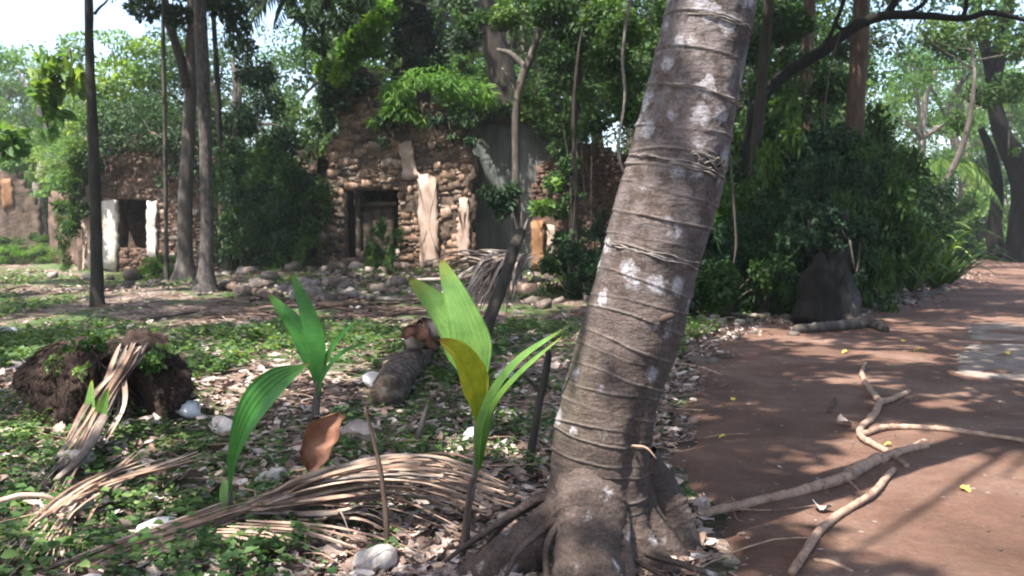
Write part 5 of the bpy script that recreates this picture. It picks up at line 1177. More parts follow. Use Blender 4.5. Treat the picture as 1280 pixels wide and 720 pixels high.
# (first px, last px, distance, height, how many, variants, zone)
zones = [(-60, 60, 58, 12, 7, (4, 0), 'dark bluish tree in the hazy mass at the far left', 'dark trees at the far left'),
         (40, 215, 44, 10.5, 7, (2, 2, 0), 'pale sunlit tree between the far left ruin and the window ruin', 'pale sunlit trees behind the left ruins'),
         (170, 310, 38, 10.5, 5, (1, 4, 0), 'dense green tree behind the window ruin', 'green trees behind the window ruin'),
         (410, 640, 46, 17, 6, (0, 3, 5), 'tall forest tree rising behind the stone ruin', 'tall trees behind the stone ruin'),
         (600, 900, 37, 14, 7, (0, 3, 5, 4), 'leafy forest tree behind the plastered and red walls', 'trees behind the plastered wall'),
         (880, 1010, 34, 12.5, 4, (1, 0, 4), 'dark leafy tree behind the shrubs right of the leaning trunk', 'dark trees right of the leaning trunk'),
         (930, 1220, 60, 15, 6, (2, 3, 5), 'distant airy tree seen under the long dark limb', 'distant airy trees at the right'),
         (1190, 1400, 74, 17, 6, (3, 0, 2), 'far tree beyond the bend of the path', 'far trees beyond the path'),
         (-100, 1350, 84, 11.5, 16, (1, 4, 0), 'faint tree in the farthest row of forest', 'farthest row of forest trees')]
for (x0, x1, Y, h, k, vs, lab, grp) in zones:
    for i in range(k):
        px = x0 + (x1 - x0) * (i + .5) / k + r.uniform(-.3, .3) * (x1 - x0) / k; hh = h * r.uniform(.82, 1.12); Yi = Y * r.uniform(.93, 1.1)
        if Y > 70 and px < 180: hh *= .55
        if 60 < px < 215 and Y < 50: hh *= .8
        if 1070 < px < 1140 and 50 < Y < 80: hh *= .55
        far_tree(px, Yi, hh, vs[i % len(vs)], lab=lab, grp=grp, wide=r.uniform(.9, 1.15))
# ---------------------------------------------------------------- shrubs
SV = []
for i, (mt_, nl, L, R_, H_) in enumerate((('leaf_mid', 9000, .15, 1.7, 1.5), ('leaf_dark', 10000, .14, 1.8, 1.6), ('leaf_lime', 5000, .13, 1.3, .9), ('leaf_mid', 8000, .19, 1.9, 1.4), ('leaf_pale', 4500, .14, 1.3, .9))):
    rr = np.random.default_rng(400 + i); cl = clump_set(rr, (0, 0, H_ * .9), R_, H_, 26, .42); p, d, nn, LL, rn = cloud(rr, cl, nl, L, .8, .5)
    k = p[:, 2] > .02; g = Geo(); leaves(g, p[k], d[k], nn[k], LL[k], LL[k] * .5, rn[k]); lm = g.mesh('foliage', M[mt_])
    g = Geo()
    for k in range(12): tube(g, [[rr.normal() * .12, rr.normal() * .12, -.1], [cl[k, 0] * .3, cl[k, 1] * .3, cl[k, 2] * .6], cl[k, :3]], [.035, .025, .008], 5, 8)
    SV.append((lm, g.mesh('stems', M['bark_grey'])))
def shrub(px, Y, s, var, lab, grp, zoff=0.0, tall=1.0, name='shrub'):
    x = (px - 640) / FPX * Y; z = float(gz(x, Y)) + zoff; t = thing(name, lab, 'shrub', (x, Y, z), grp)
    for me, nm in ((SV[var][0], 'foliage'), (SV[var][1], 'stems')): place(me, nm, t, (x, Y, z), (0, 0, (px * 3.7) % 6.28), (s, s, s * tall))
r = np.random.default_rng(310)
def shrubs(x0, x1, Y0, Y1, k, s, vs, lab, grp, tall=1.0, zoff=0.0):
    for i in range(k):
        px = x0 + (x1 - x0) * (i + .5) / k + r.uniform(-.4, .4) * (x1 - x0) / k
        shrub(px, r.uniform(Y0, Y1), s * r.uniform(.75, 1.2), vs[i % len(vs)], lab, grp, zoff, tall * r.uniform(.85, 1.15))
shrubs(312, 386, 27.5, 29.5, 7, .8, (0, 1, 3), 'dark tall shrub crowding the gap between the two ruins', 'dark shrubs between the ruins', 1.7)
shrubs(285, 392, 31, 34, 6, 1.4, (1, 3), 'high dark shrub behind the gap between the ruins', 'high dark shrubs behind the ruins', 1.2)
shrubs(865, 1045, 18.5, 21, 9, .85, (0, 3, 1, 0), 'dense dark shrub along the shady path edge', 'dense shrubs along the path edge', 1.35)
shrubs(870, 1080, 23.5, 27, 9, 1.25, (1, 0, 3), 'tall leafy shrub in the second row beside the path', 'second row of shrubs beside the path', 1.5)
shrubs(1085, 1150, 30, 36, 5, .95, (0, 3, 1), 'mid green shrub near the path bend', 'shrubs near the path bend', 1.5)
shrubs(1120, 1195, 46, 56, 5, 1.2, (4, 0, 3), 'bright green shrub beyond the path bend', 'bright shrubs beyond the path bend', 1.5)
shrubs(1190, 1420, 58, 66, 8, 1.8, (0, 4), 'pale shrub at the far side of the clearing', 'pale shrubs across the clearing', 1.2)
shrubs(725, 775, 25.5, 26.8, 2, .42, (1, 0), 'creeping shrub against the red wall', 'shrubs against the red wall', 1.6)
shrubs(-60, 105, 36, 39, 9, .55, (4, 2, 0), 'low sunlit bush before the gabled ruin', 'low bushes before the gabled ruin', .8)
shrubs(92, 106, 31, 33, 1, .55, (0, 3), 'bushy green shrub at the left end of the window ruin', 'shrubs at the end of the window ruin', 1.8)
shrubs(-80, 90, 47, 52, 6, 1.6, (3, 0), 'hazy green shrub behind the gabled ruin', 'hazy shrubs behind the gabled ruin', 1.5)
shrubs(985, 1085, 16.6, 17.4, 4, .62, (1, 3), 'low dark shrub closing over the grey dead trunk', 'shrubs over the grey dead trunk', 1.9)
shrubs(840, 985, 15.5, 18.0, 7, .6, (1, 3), 'low dark shrub just right of the leaning trunk', 'low shrubs beside the leaning trunk', 1.3)
shrubs(700, 770, 18.5, 20, 3, .42, (1, 1), 'small dark bush just left of the leaning trunk', 'small dark bushes left of the leaning trunk', 1.0)
shrubs(470, 490, 26, 26.3, 1, .42, (0,), 'small green bush growing at the doorway sill', None, 1.4)
shrubs(190, 215, 26, 27, 2, .35, (2, 0), 'small bright bush at the foot of the forked tree', 'small bushes at the forked tree', 1.0)
shrubs(120, 300, 52, 60, 8, 2.0, (3, 0, 1), 'tall shrub deep behind the window ruin', 'tall shrubs deep behind the window ruin', 1.8)
shrubs(300, 900, 50, 58, 14, 1.5, (1, 3, 0), 'tall shrub deep in the forest behind the ruins', 'tall shrubs deep in the forest', 2.0)

# ---------------------------------------------------------------- creepers and ferns on the ruins
def creeper(name, label, spots, nleaf, L, mat, seed, cat='creeper', flat=.8, cr=None, droop=0, stems=True, wr=.5):
    """spots: (px, py, Y, radius px)"""
    r = np.random.default_rng(seed); cl = np.array([np.append(P(x, y, Y), rad / FPX * Y) for x, y, Y, rad in spots]); base = cl[:, :3].mean(0); base[2] = cl[:, 2].min()
    t = thing(name, label, cat, base); p, d, nn, LL, rn = cloud(r, cl, nleaf, L, flat, .35)
    nn = norm(nn + [0, -.6, 0]); d = norm(d + [0, 0, -droop]); g = Geo(); leaves(g, p, d, nn, LL, LL * wr, rn, six=L > .2); g.build('foliage', M[mat], t)
    if stems:
        g = Geo(); idx = np.argsort(cl[:, 0])
        for a, b in zip(idx[:-1], idx[1:]):
            tube(g, [cl[a, :3], (cl[a, :3] + cl[b, :3]) / 2 + [0, -.05, -.1], cl[b, :3]], [.02, .015, .01], 5, 8)
        g.build('stems', M['bark_grey'], t)
    return t
creeper('fern_cluster', 'bright lime fern tuft hanging over the top of the stone ruin', [(500, 118, 27, 24), (525, 108, 27, 28), (555, 106, 27, 24), (582, 112, 27, 20), (490, 138, 26.9, 14), (512, 140, 26.9, 14), (540, 128, 27, 16), (604, 118, 27.2, 16), (470, 150, 27, 9), (530, 150, 26.9, 8)], 3400, .27, 'leaf_lime', 1, 'fern', droop=.7, wr=.2)
creeper('climbing_vine', 'lime green climber lit by the sun at the broken top left of the stone ruin', [(440, 60, 27, 18), (455, 45, 27, 18), (470, 30, 27, 16), (432, 78, 27, 14), (425, 95, 27, 12), (482, 12, 27, 16), (466, 60, 27, 12), (408, 86, 27.4, 13)], 3800, .2, 'leaf_lime', 2, droop=.2)
iv = creeper('ivy_covered_trunk', 'dark column of ivy covered trunk rising from the top of the stone ruin', [(520, 85, 28.3, 30), (522, 60, 28.3, 34), (520, 30, 28.3, 36), (518, 0, 28.3, 38), (535, 75, 28.3, 26), (505, 70, 28.3, 24), (515, -40, 28.3, 40)], 9500, .17, 'leaf_dark', 3, 'tree', stems=False)
g = Geo(); tube(g, [P(522, 330, 28.6), P(520, 110, 28.4), P(518, 0, 28.3), P(516, -80, 28.3)], [.5, .45, .4, .35], 12, 30, .1); g.build('trunk', M['bark_dark'], iv)
creeper('creeper', 'dark creeper spreading over the ledge of the plastered wall', [(610, 138, 28.4, 16), (640, 132, 28.4, 18), (670, 138, 28.3, 20), (690, 160, 28, 20), (600, 128, 28.4, 14), (575, 138, 27, 12)], 3800, .15, 'leaf_mid', 4)
creeper('creeper', 'green creeper hanging down the right side of the plastered wall', [(694, 225, 27.5, 13), (699, 262, 27.4, 13), (704, 300, 27.3, 13), (710, 338, 27.2, 13), (703, 185, 27.5, 16), (715, 155, 27.5, 22), (668, 262, 26.9, 7)], 2900, .16, 'leaf_mid', 5)
creeper('creeper', 'pale leafy sprig catching the sun on the plastered wall', [(678, 222, 26.6, 9), (690, 230, 26.6, 8), (682, 258, 26.6, 9), (672, 262, 26.6, 6)], 420, .22, 'leaf_pale', 6, stems=False)
creeper('creeper', 'dense creeper over the upper part of the red wall', [(740, 130, 27, 36), (775, 150, 27, 22), (725, 165, 27, 12), (800, 130, 27, 30), (790, 80, 27.5, 36), (740, 70, 27.5, 36), (705, 90, 28, 30), (738, 330, 26.8, 15)], 7000, .16, 'leaf_mid', 7)
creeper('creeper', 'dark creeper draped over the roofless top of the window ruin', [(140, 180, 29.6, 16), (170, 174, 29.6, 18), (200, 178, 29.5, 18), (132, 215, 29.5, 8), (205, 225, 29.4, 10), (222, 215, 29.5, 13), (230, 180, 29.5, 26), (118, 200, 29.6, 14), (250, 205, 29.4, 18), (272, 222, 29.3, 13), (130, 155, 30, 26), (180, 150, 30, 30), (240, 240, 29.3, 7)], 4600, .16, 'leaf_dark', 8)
creeper('creeper', 'green creeper spilling down the left corner of the window ruin', [(92, 215, 29.8, 16), (85, 240, 29.8, 16), (98, 262, 29.7, 12), (90, 285, 29.6, 11), (100, 190, 29.8, 18), (76, 258, 30, 9)], 3600, .16, 'leaf_mid', 9)
creeper('creeper', 'green creeper climbing the left side of the stone ruin', [(412, 120, 27.3, 16), (402, 150, 27.4, 16), (396, 190, 27.4, 14), (390, 230, 27.4, 13), (415, 95, 27.4, 14), (388, 262, 27.3, 9)], 3600, .15, 'leaf_dark', 10)
creeper('creeper', 'leafy tangle over the gabled ruin at the far left', [(15, 205, 41, 12), (40, 235, 41, 12), (60, 235, 40, 14), (80, 225, 37, 16), (0, 190, 41, 10), (50, 215, 42, 14)], 2600, .22, 'leaf_pale', 11)
creeper('creeper', 'dark leaves hanging over the top of the grey dead trunk', [(1010, 275, 14.9, 22), (1045, 270, 14.9, 24), (1075, 285, 15, 20), (1030, 295, 14.8, 12), (1085, 320, 15, 14), (990, 300, 15, 18), (980, 340, 15, 14), (1062, 300, 14.7, 13), (1070, 345, 14.8, 10), (1012, 300, 14.6, 11), (1045, 305, 14.6, 9)], 4200, .11, 'leaf_dark', 40)
creeper('creeper', 'loose creeper climbing the slim trunk before the red wall', [(716, 300, 23.6, 13), (718, 250, 23.6, 14), (712, 205, 23.6, 13), (722, 165, 23.6, 15), (724, 115, 23.6, 16), (733, 70, 23.6, 18), (738, 25, 23.6, 20), (700, 130, 23.6, 12)], 2600, .14, 'leaf_mid', 41)
creeper('creeper', 'dark vines hanging down the upper face of the stone ruin', [(480, 150, 26.8, 9), (478, 175, 26.8, 6), (560, 145, 26.8, 12), (585, 150, 26.9, 13), (588, 175, 26.8, 7), (540, 150, 26.8, 8), (440, 110, 27, 12), (430, 130, 27, 9), (455, 100, 27, 11), (565, 170, 26.8, 5)], 2400, .13, 'leaf_dark', 42, droop=.6)
creeper('creeper', 'small dark sprigs dangling beside the young grey tree', [(620, 248, 24, 11), (608, 240, 24, 8), (634, 256, 24, 10), (640, 238, 24, 9), (626, 268, 24, 6)], 700, .17, 'leaf_dark', 12)
creeper('broad_leaf_sapling', 'pale sapling with large yellowish sunlit leaves at the upper left', [(62, 70, 19, 12), (75, 90, 19, 14), (60, 110, 19, 12), (52, 125, 19, 8), (88, 60, 19, 12), (95, 100, 19, 12), (70, 140, 19, 8), (60, 160, 19, 7)], 330, .34, 'leaf_pale', 13, 'sapling')
creeper('broad_leaf_sapling', 'bright leaves poking in at the left edge above the gabled ruin', [(5, 170, 18, 11), (15, 185, 18, 9), (-15, 175, 18, 14), (22, 165, 18, 6)], 230, .26, 'leaf_pale', 14, 'sapling')
o = thing('leafy_branch', 'thin branch crossing the sky at the top left, beside the slender trunk', 'branch', P(130, 10, 17)); g = Geo(); tube(g, [P(118, 18, 17), P(124, 10, 17), (P(132, 3, 17)), P(140, -8, 17)], [.03, .025, .02, .01], 6, 12); g.build('stem', M['bark_dark'], o)
# foliage hanging in from above, at several depths
for i, (lab, spots, nl, L, mt_) in enumerate((
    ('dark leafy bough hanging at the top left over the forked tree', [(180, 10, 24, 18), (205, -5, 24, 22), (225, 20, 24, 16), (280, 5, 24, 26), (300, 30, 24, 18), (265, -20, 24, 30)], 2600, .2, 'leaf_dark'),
    ('light green bough filling the sky behind the slender trunk', [(100, 60, 33, 26), (140, 60, 33, 30), (150, 100, 33, 34), (110, 110, 33, 30), (185, 90, 33, 26), (90, 150, 33, 24), (130, 150, 33, 30), (180, 60, 33, 18)], 4600, .2, 'leaf_pale'),
    ('mid green bough above the plastered wall', [(640, 20, 23, 26), (690, 10, 23, 30), (720, 40, 23, 26), (760, 20, 22, 30), (700, 70, 23, 24), (600, 30, 24, 20), (670, 120, 24, 18), (590, 80, 29, 16)], 6500, .17, 'leaf_mid'),
    ('dense bough filling the left of the leaning trunk', [(780, 40, 20, 30), (810, 20, 20, 26), (800, 80, 20, 26), (770, 110, 20, 24), (760, 70, 20, 26), (745, 150, 21, 20), (790, 140, 20, 20)], 5600, .15, 'leaf_mid'),
    ('green bough behind the arching limb', [(930, 60, 24, 30), (980, 30, 24, 34), (1000, 80, 24, 28), (1040, 110, 24, 26), (960, 120, 24, 26), (1050, 60, 25, 20), (1010, 150, 24, 26), (940, 170, 22, 26)], 8000, .16, 'leaf_mid'),
    ('airy bough at the top right before the massive dark tree', [(1190, 60, 34, 24), (1220, 30, 34, 24), (1230, 120, 34, 22), (1170, 40, 34, 22), (1260, 110, 34, 26), (1200, 150, 34, 16), (1270, 60, 34, 24), (1170, 120, 34, 12), (1260, 190, 34, 12)], 3600, .2, 'leaf_mid'),
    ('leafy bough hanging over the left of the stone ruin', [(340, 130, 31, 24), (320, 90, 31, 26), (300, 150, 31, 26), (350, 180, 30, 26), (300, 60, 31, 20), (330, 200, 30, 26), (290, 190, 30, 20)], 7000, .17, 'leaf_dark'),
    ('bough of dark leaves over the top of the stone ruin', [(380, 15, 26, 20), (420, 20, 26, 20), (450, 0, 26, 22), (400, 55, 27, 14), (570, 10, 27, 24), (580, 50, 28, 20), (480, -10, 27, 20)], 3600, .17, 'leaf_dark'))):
    creeper('leafy_bough', lab, spots, nl, L, mt_, 100 + i, 'bough', flat=.7)

# ---------------------------------------------------------------- palms and strap-leaved plants
def palm_frond(parent, base, dirv, L, up, droop, n=34, lw=.05, ll=.7, mat='leaf_dark', seed=0, name='frond'):
    r = np.random.default_rng(seed); dirv = np.array([math.cos(dirv), math.sin(dirv), 0.])
    t = np.linspace(0, 1, 20)[:, None]; c = base + dirv * L * t * (1 - .15 * t) + np.array([0, 0, 1.]) * L * (up * t - droop * t ** 2)
    g = Geo(); tube(g, c, np.linspace(.035, .006, 20), 5, None)
    s = np.cross(dirv, [0, 0, 1.]); tt = np.linspace(.12, 1, n)
    for sg in (-1, 1):
        cc = np.stack([np.interp(tt, t[:, 0], c[:, k]) for k in range(3)], 1); tg = norm(np.gradient(cc, axis=0)); l = ll * np.sin(np.pi * np.clip(tt * .85 + .12, 0, 1)) ** .6
        d = norm(s * sg + tg * .7 + [0, 0, -.45] + r.normal(size=(n, 3)) * .08); leaves(g, cc, d, norm(np.cross(d, tg) * sg + [0, 0, .3]), l, lw, r.uniform(0, 1, n), six=False, fold=.3, droop=.28)
    g.build(name, M[mat], parent)
for i, (lab, px, py, Y, k, L, mt_) in enumerate((('feathery palm crown drooping in at the top, above the dark shrubs', 400, -20, 30, 13, 3.6, 'leaf_dark'), ('palm crown with hanging fronds near the top of the ivy column', 425, -40, 28, 12, 3.8, 'leaf_dark'), ('small palm glimpsed between trees at the top left', 262, -60, 30, 11, 3.5, 'leaf_mid'), ('sunlit palm far behind the shrubs at the right', 1175, 205, 40, 10, 3.0, 'leaf_pale'))):
    b = P(px, py, Y); t = thing('palm_tree', lab, 'palm tree', (b[0], b[1], 0)); g = Geo(); tube(g, [[b[0] + .3, b[1], -.2], [b[0] + .2, b[1], b[2] * .5], b], [.11, .09, .08], 9, 30, .05); g.build('trunk', M['bark_black'], t)
    for j in range(k): palm_frond(t, b, j * 6.283 / k + i, L * (0.85 + .3 * ((j * 7) % 5) / 5), .25 + .35 * ((j * 3) % 4) / 4, .75 + .25 * ((j * 5) % 3) / 3, seed=i * 50 + j, mat=mt_)
def strap_plant(px, py, label, k, L, w, seed, mat='leaf_mid', name='strap_leaved_plant', grp=None, Y=None):
    r = np.random.default_rng(seed); b = G(px, py); t = thing(name, label, 'plant', b, grp)
    for j in range(k):
        a = j * 2.4 + r.uniform(-.3, .3); up = r.uniform(.55, 1.35); l = L * r.uniform(.7, 1.15); d = np.array([math.cos(a), math.sin(a), 0.]); p1 = b + d * l * .28 / up + [0, 0, l * .5 * up]; p2 = b + d * l * .62 / up ** .5 + [0, 0, l * .72 * up]; p3 = b + d * l * .95 / up ** .5 + [0, 0, l * (.95 * up - .38)]
        leaflet(t, 'leaf', [b, p1, p2, p3], w, mat, r.uniform(), n=9, face=(-d[0] * .6, -d[1] * .6, .8), curl=-.5)
for i, (px, py, k, L, w) in enumerate(((1112, 368, 22, 1.5, .10), (1140, 366, 22, 1.7, .11), (1168, 362, 22, 1.8, .12), (1188, 356, 18, 1.5, .10), (1128, 350, 18, 1.9, .12), (1158, 342, 20, 2.2, .13))):
    strap_plant(px, py, ['leftmost spiky strap-leaved plant of the clump by the path', 'second spiky strap-leaved plant from the left by the path', 'broad strap-leaved plant in the middle of the clump by the path', 'strap-leaved plant at the path end of the clump', 'strap-leaved plant in the back row, left', 'tallest strap-leaved plant in the back row, pale arching leaves'][i], k, L, w, 500 + i, 'leaf_mid' if i != 5 else 'leaf_pale')
strap_plant(1072, 368, 'small lime plant catching light beside the grey boulder', 10, .7, .12, 520, 'leaf_lime', 'small_plant')

# ---------------------------------------------------------------- ground cover, litter and weeds
r = np.random.default_rng(600)
def field(n, y0, y1, pw=1.0, spread=1.2, right=False):
    """ground points, denser near the viewer, off the path"""
    y = y0 + (y1 - y0) * r.uniform(0, 1, n) ** pw; x = r.uniform(-.62 * spread, .62 * spread, n) * y
    return x, y, path_left(y) - x
def green_density(x, y):
    p = np.stack([x, y], -1); v = .5 + .42 * sn(p, .22, 51) + .28 * sn(p, .7, 52)
    bare = np.exp(-((y - 17.5 - .0 * x) / 2.0) ** 2) * (x > -9) * 1.2                        # trampled earth before the ruins
    bare = bare + .9 * np.exp(-((x + 9.5) / 3.5) ** 2 - ((y - 22) / 2.2) ** 2)
    lit_ = np.exp(-((x - .1) / .95) ** 2 - ((y - 4.5) / 1.5) ** 2) * 1.1                     # leaf litter round the tree's foot
    return np.clip((v - bare - lit_ - .28) * 1.6, 0, 1)
g = Geo()
x, y, e = field(26000, 3.1, 9, 1.5); k = (e > .05) & (r.uniform(size=len(x)) < .62 * green_density(x, y) * np.clip(e * 1.4, .15, 1)); x, y = x[k], y[k]
def sprigs(g, x, y, nl, L, hmax, six):
    n = len(x); z = gz(x, y); h = r.uniform(.25, 1, n) * hmax
    for j in range(nl):
        a = r.uniform(0, 6.28, n); hh = h * (j + 1) / nl; p = np.stack([x + r.normal(size=n) * .012, y + r.normal(size=n) * .012, z + hh], -1)
        d = np.stack([np.cos(a), np.sin(a), r.uniform(-.15, .4, n)], -1); nn = np.stack([r.normal(size=n) * .3, r.normal(size=n) * .3 - .1, np.ones(n)], -1)
        LL = L * r.uniform(.6, 1.35, n); leaves(g, p, d, nn, LL, LL * .72, np.clip(r.uniform(0, 1, n) * .8 + .1, 0, 1), six=six)
near = y < 5.6
nb = near & (r.uniform(size=len(x)) < .22); sprigs(g, x[nb], y[nb], 3, .06, .14, True); near2 = near & ~nb; sprigs(g, x[near2], y[near2], 4, .034, .10, True); sprigs(g, x[~near], y[~near], 4, .045, .11, False)
x, y, e = field(52000, 8.5, 34, 1.25, 1.15); k = (e > .2) & (r.uniform(size=len(x)) < green_density(x, y) * .95); x, y = x[k], y[k]
sprigs(g, x, y, 3, .085, .13, False)
tag(g.build('ground_cover', M['leaf_ground']), kind='stuff')
# dead leaves, bent scraps of 4 quads
def scraps(g, x, y, L, zoff=.0, tilt=.5):
    n = len(x); a = r.uniform(0, 6.28, n); z = gz(x, y) + zoff + r.uniform(.0, .015, n); L = L * r.uniform(.45, 1.5, n)
    d = norm(np.stack([np.cos(a), np.sin(a), r.normal(size=n) * tilt * .6], -1)); nr = norm(np.stack([r.normal(size=n) * tilt, r.normal(size=n) * tilt, np.ones(n)], -1)); nr = norm(nr - d * (nr * d).sum(-1, keepdims=True)); s = np.cross(d, nr); c = np.stack([x, y, z + L * .12], -1)
    V = []; asp = r.uniform(.35, .75, n)[:, None]; cu = r.uniform(-.2, .5, n)[:, None]
    for i, (u, w) in enumerate(((-1, .35), (0, 1), (1, .3))):
        for vv in (-1, 0, 1):
            j = r.uniform(.8, 1.2, (n, 1)); V.append(c + L[:, None] * .5 * (d * u * j + s * vv * w * asp * j + nr * (cu * (abs(vv) * .55 + .35 * u * u) + r.normal(size=(n, 1)) * .05)))
    V = np.stack(V, 1); b = np.arange(n)[:, None] * 9; q = np.concatenate([b + [0, 3, 4, 1], b + [1, 4, 5, 2], b + [3, 6, 7, 4], b + [4, 7, 8, 5]], 1).reshape(-1, 4)
    g.add(V.reshape(-1, 3), None, q, np.repeat(r.uniform(0, 1, n), 9))
g = Geo(); x, y, e = field(24000, 3.0, 8.5, 1.3); k = (e > -.05) & (r.uniform(size=len(x)) < .46 + .6 * np.exp(-((x - .1) / 1.) ** 2 - ((y - 4.6) / 1.7) ** 2) + .35 * (sn(np.stack([x, y], -1), .5, 55) > .3)); scraps(g, x[k], y[k], .075)
x, y, e = field(18000, 8, 30, 1.3); k = (e > -.15) & (r.uniform(size=len(x)) < (.38 + .5 * (sn(np.stack([x, y], -1), .3, 56) > .25)) * (1 - .85 * np.exp(-((y - 18) / 2.6) ** 2) * (x > -9))); scraps(g, x[k], y[k], .105)
xx = .3 + r.normal(size=900) * .4; y2 = 3.95 + r.normal(size=900) * .35; kk = xx < .72; scraps(g, xx[kk], y2[kk], .06)
yy = r.uniform(5, 34, 4200); ee = np.abs(r.normal(size=4200)) * .28 * np.clip(yy / 9, .5, 2); scraps(g, path_left(yy) + ee - .35, yy, .075)
x, y, e = field(5000, 3, 20, 1.2); x = path_left(y) + r.uniform(0, 6, len(y)); k = r.uniform(size=len(x)) < .06; scraps(g, x[k], y[k], .028, .010, .15)
tag(g.build('leaf_litter', M['dead_leaf']), kind='stuff')
# twigs and dry strips in the litter
g = Geo()
x, y, e = field(1500, 3.1, 20, 1.5); k = e > -.2; x, y = x[k], y[k]
for i in range(len(x)):
    L = r.uniform(.08, .42) * (1 + y[i] * .05); a = r.uniform(0, 6.28); b = np.array([x[i], y[i], float(gz(x[i], y[i])) + r.uniform(.005, .05)]); d = np.array([math.cos(a), math.sin(a), r.normal() * .12]); m = b + d * L * .5 + r.normal(size=3) * .02
    tube(g, [b, m, b + d * L], np.array([.004, .0035, .002]) * r.uniform(.6, 1.6), 4, 5, caps=False)
tag(g.build('twigs', M['dead_wood']), kind='stuff')
# roots and cracks of bare earth lines before the ruins
g = Geo()
for i in range(90):
    x0 = r.uniform(240, 520); y0 = r.uniform(374, 400); L = r.uniform(25, 95); pts = [G(x0 + L * f, y0 + r.normal() * 1.2) + [0, 0, .02] for f in (0, .33, .66, 1)]
    tube(g, pts, np.array([.02, .025, .02, .01]) * r.uniform(.6, 1.3), 5, 10, .1, caps=False)
for i in range(20):
    x0 = r.uniform(-30, 110); y0 = r.uniform(350, 376); L = r.uniform(30, 90); pts = [G(x0 + L * f, y0 + r.normal() * 1.) + [0, 0, .02] for f in (0, .33, .66, 1)]
    tube(g, pts, np.array([.02, .03, .02, .01]) * r.uniform(.6, 1.2), 5, 10, .1, caps=False)
tag(g.build('dry_stalks', M['bark_red']), kind='stuff')
# individual weeds near the viewer
def weed(px, py, label, k, L, seed, mat='leaf_ground', h=.12):
    r_ = np.random.default_rng(seed); b = G(px, py); t = thing('weed_plant', label, 'weed', b)
    g = Geo()
    for j in range(k):
        a = j * 2.4; rad = .02 + .07 * r_.uniform() * k / 8; p = b + [math.cos(a) * rad, math.sin(a) * rad, h * r_.uniform(.45, 1.1)]; tube(g, [b, (b + p) / 2 + [0, 0, .02], p], [.0022, .002, .0015], 4, 5, caps=False)
        for m in range(3):
            gl = Geo(); aa = a + (m - 1) * 1.7; d = np.array([[math.cos(aa), math.sin(aa), r_.uniform(-.1, .25)]]); leaves(gl, [p], d, np.array([[r_.normal() * .25, r_.normal() * .25 - .2, 1]]), L * r_.uniform(.8, 1.2), L * .68, r_.uniform(.3, 1), six=True); gl.build('leaf', M[mat], t)
    g.build('stems', M['leaf_ground'], t)
WL = [(330, 708, 'cluster of bright trifoliate weeds at the bottom edge left of centre'), (300, 712, 'weeds between the frond stalk and the bottom edge'), (360, 700, 'leafy weeds under the fanned dry leaflets'), (250, 712, 'small weeds left of the bottom cluster'),
      (205, 610, 'round-leaved weeds right of the pale husk'), (170, 640, 'weeds growing over the grey husk'), (60, 600, 'weeds below the stump at the left'), (20, 560, 'tall bright weeds near the left edge'), (85, 470, 'lime weeds on top of the root stump, left side'),
      (300, 560, 'weeds beside the pinkish broken husk'), (345, 560, 'small weeds left of the rusty spathe'), (430, 530, 'weeds under the dark green seedling'), (480, 700, 'pale weeds by the thin upright stem'), (250, 570, 'weeds under the stump hollow'), (660, 590, 'green sprigs at the foot of the dead sapling'),
      (560, 600, 'little weeds behind the dry leaflets'), (440, 560, 'bright weeds right of the rusty spathe'), (815, 605, 'small weeds beside the path just right of the leaning trunk'), (30, 700, 'weeds at the bottom left corner'), (120, 700, 'weeds growing through the frond stalk'), (225, 650, 'weeds behind the frond stalk'), (380, 690, 'weeds right of the bottom cluster')]
for i, (px, py, lab) in enumerate(WL): weed(px, py, lab, 8 + i % 4, .045, 700 + i)
creeper('climbing_weed', 'lime weeds sprouting on the crown of the root stump', [(95, 438, 6.7, 14), (118, 432, 6.7, 14), (75, 455, 6.6, 12), (140, 440, 6.7, 10), (190, 452, 6.6, 11), (105, 465, 6.4, 9), (205, 440, 6.8, 10)], 700, .06, 'leaf_ground', 30, 'weed', stems=False, wr=.65)
# grit and small stones pressed into the path
g = Geo(); y = 3 + 14 * r.uniform(0, 1, 1500) ** 1.4; x = path_left(y) + r.uniform(0, 6.5, 1500)
for i in range(1500):
    k = r.integers(8); s = r.uniform(.004, .014) * (1 if r.uniform() < .97 else 2); g.add(ROCKV[k][0] * [s * 1.3, s, s * .7] + [x[i], y[i], .012], None, ROCKV[k][1], r.uniform())
tag(g.build('path_grit', M['rubble'], smooth=False), kind='stuff')
for i, (px, py) in enumerate(((903, 550), (916, 502), (1148, 441), (1130, 428), (1206, 617), (1056, 443), (1258, 448), (1110, 560))):
    o = curled('fallen_leaf', ['small cream fallen leaf on the shaded path nearest the trunk', 'tiny yellow leaf on the dark part of the path', 'large yellow leaf near the grey slab', 'yellow leaf behind the large one near the slab', 'pale yellow leaf alone on the sunlit path', 'yellow leaf at the tip of the forked branch', 'yellow leaf resting on the grey slab', 'small leaf beside the branch crossing'][i], px, py, 0, [.05, .045, .11, .08, .06, .07, .09, .05][i], 'yellow_leaf', 800 + i, 'leaf', rot=i * 1.3, curl=.5, asp=2.0, lift=.012 if i != 6 else .05)
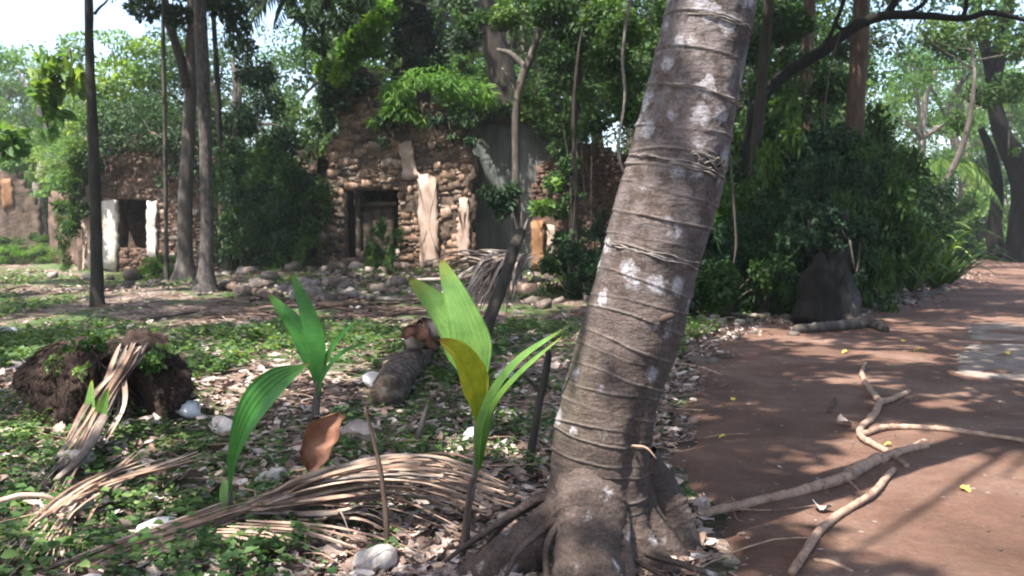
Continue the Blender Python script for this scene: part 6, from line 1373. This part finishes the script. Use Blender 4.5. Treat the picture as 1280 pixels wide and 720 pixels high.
for i, (px, py, lab, s) in enumerate(((1055, 535, 'pale dry leaf lying left of the branch joint', .12), (1026, 643, 'thin dry leaf on the shaded path below the thick branch', .10), (40, 470, 'whitish dry leaf left of the stump', .25), (10, 425, 'white scrap of dry leaf at the left edge', .3), (612, 545, 'pinkish curled leaf right of the tall seedling stem', .12), (545, 560, 'pale curled leaf left of the tall seedling stem', .13),
        (510, 690, 'pinkish dry leaf near the bottom edge, right of the thin stem', .09), (545, 700, 'brown dry leaf by the bottom edge before the roots', .09), (560, 670, 'curled tan leaf under the dry leaflet tips', .1), (240, 605, 'large pinkish dry leaf right of the weeds', .14), (265, 625, 'grey dry leaf behind the left seedling', .12), (70, 555, 'pale curled leaf under the stump', .14), (610, 640, 'purplish dry leaf near the root', .1))):
    curled('dry_leaf', lab, px, py, 0, s, 'dead_leaf' if 'whit' not in lab else 'husk_white', 820 + i, 'leaf', rot=i * 1.1, curl=1.0, asp=1.8, lift=.012, tilt=.15)

# ---------------------------------------------------------------- which one of a row: counted from the left
ORD = ['leftmost', 'second from the left', 'third from the left', 'fourth from the left', 'fifth from the left', 'sixth from the left', 'seventh from the left', 'eighth from the left', 'ninth from the left', 'tenth from the left', 'eleventh from the left', 'twelfth from the left', 'thirteenth from the left', 'fourteenth from the left', 'fifteenth from the left', 'sixteenth from the left']
GR = {}
for o in bpy.data.objects:
    if o.get('group') and o.get('label') and o.parent is None: GR.setdefault((o['group'], o['label']), []).append(o)
for k in [k for k, v in GR.items() if len(v) > 16]:
    v = GR.pop(k); v.sort(key=lambda o: o.scale[0]); T = len(v) // 3
    for s_, w in (('small', v[:T]), ('middle sized', v[T:2 * T]), ('large', v[2 * T:])):
        w.sort(key=lambda o: o.location.y); h = len(w) // 2
        for d_, q_ in ((('in the nearer row', w[:h]), ('in the farther row', w[h:])) if len(w) > 16 or len(v) > 60 else (('', w),)):
            for o in q_: o['label'] = (s_ + ' ' + k[1].split(' in the heap')[0].split(' lying')[0].split(' scattered')[0].split(' at the foot')[0] + {'fallen stones heaped against the stone ruin': ' below the doorway', 'fallen stones under the dark shrubs': ' by the dark shrubs', 'fallen stones below the plastered wall': ' before the plastered wall', 'fallen stones below the square window': ' below the square window'}[k[0]] + (' ' + d_ if d_ else ''))
            GR[(k[0], q_[0]['label'])] = q_
for k, v in GR.items():
    if 1 < len(v) <= 16:
        v.sort(key=lambda o: o.location.x / o.location.y)
        for i, o in enumerate(v): o['label'] = o['label'].rstrip('.') + ', ' + ORD[i]

# ---------------------------------------------------------------- the humid air
g = Geo(); X0, X1, Y0_, Y1_, Z0, Z1 = -170, 170, -45, 260, -2.5, 27
g.add([[x, y, z] for z in (Z0, Z1) for y in (Y0_, Y1_) for x in (X0, X1)], None, [[0, 2, 3, 1], [4, 5, 7, 6], [0, 1, 5, 4], [2, 6, 7, 3], [0, 4, 6, 2], [1, 3, 7, 5]])
hm = bpy.data.materials.new("humid air"); hm.use_nodes = True; hm.node_tree.nodes.clear(); ho = hm.node_tree.nodes.new("ShaderNodeOutputMaterial")
hv = hm.node_tree.nodes.new("ShaderNodeVolumePrincipled"); hv.inputs["Color"].default_value = (.93, .97, 1, 1); hv.inputs["Density"].default_value = .0008; hv.inputs["Anisotropy"].default_value = .3
hm.node_tree.links.new(hv.outputs[0], ho.inputs["Volume"]); tag(g.build('haze', hm, smooth=False), kind='stuff')
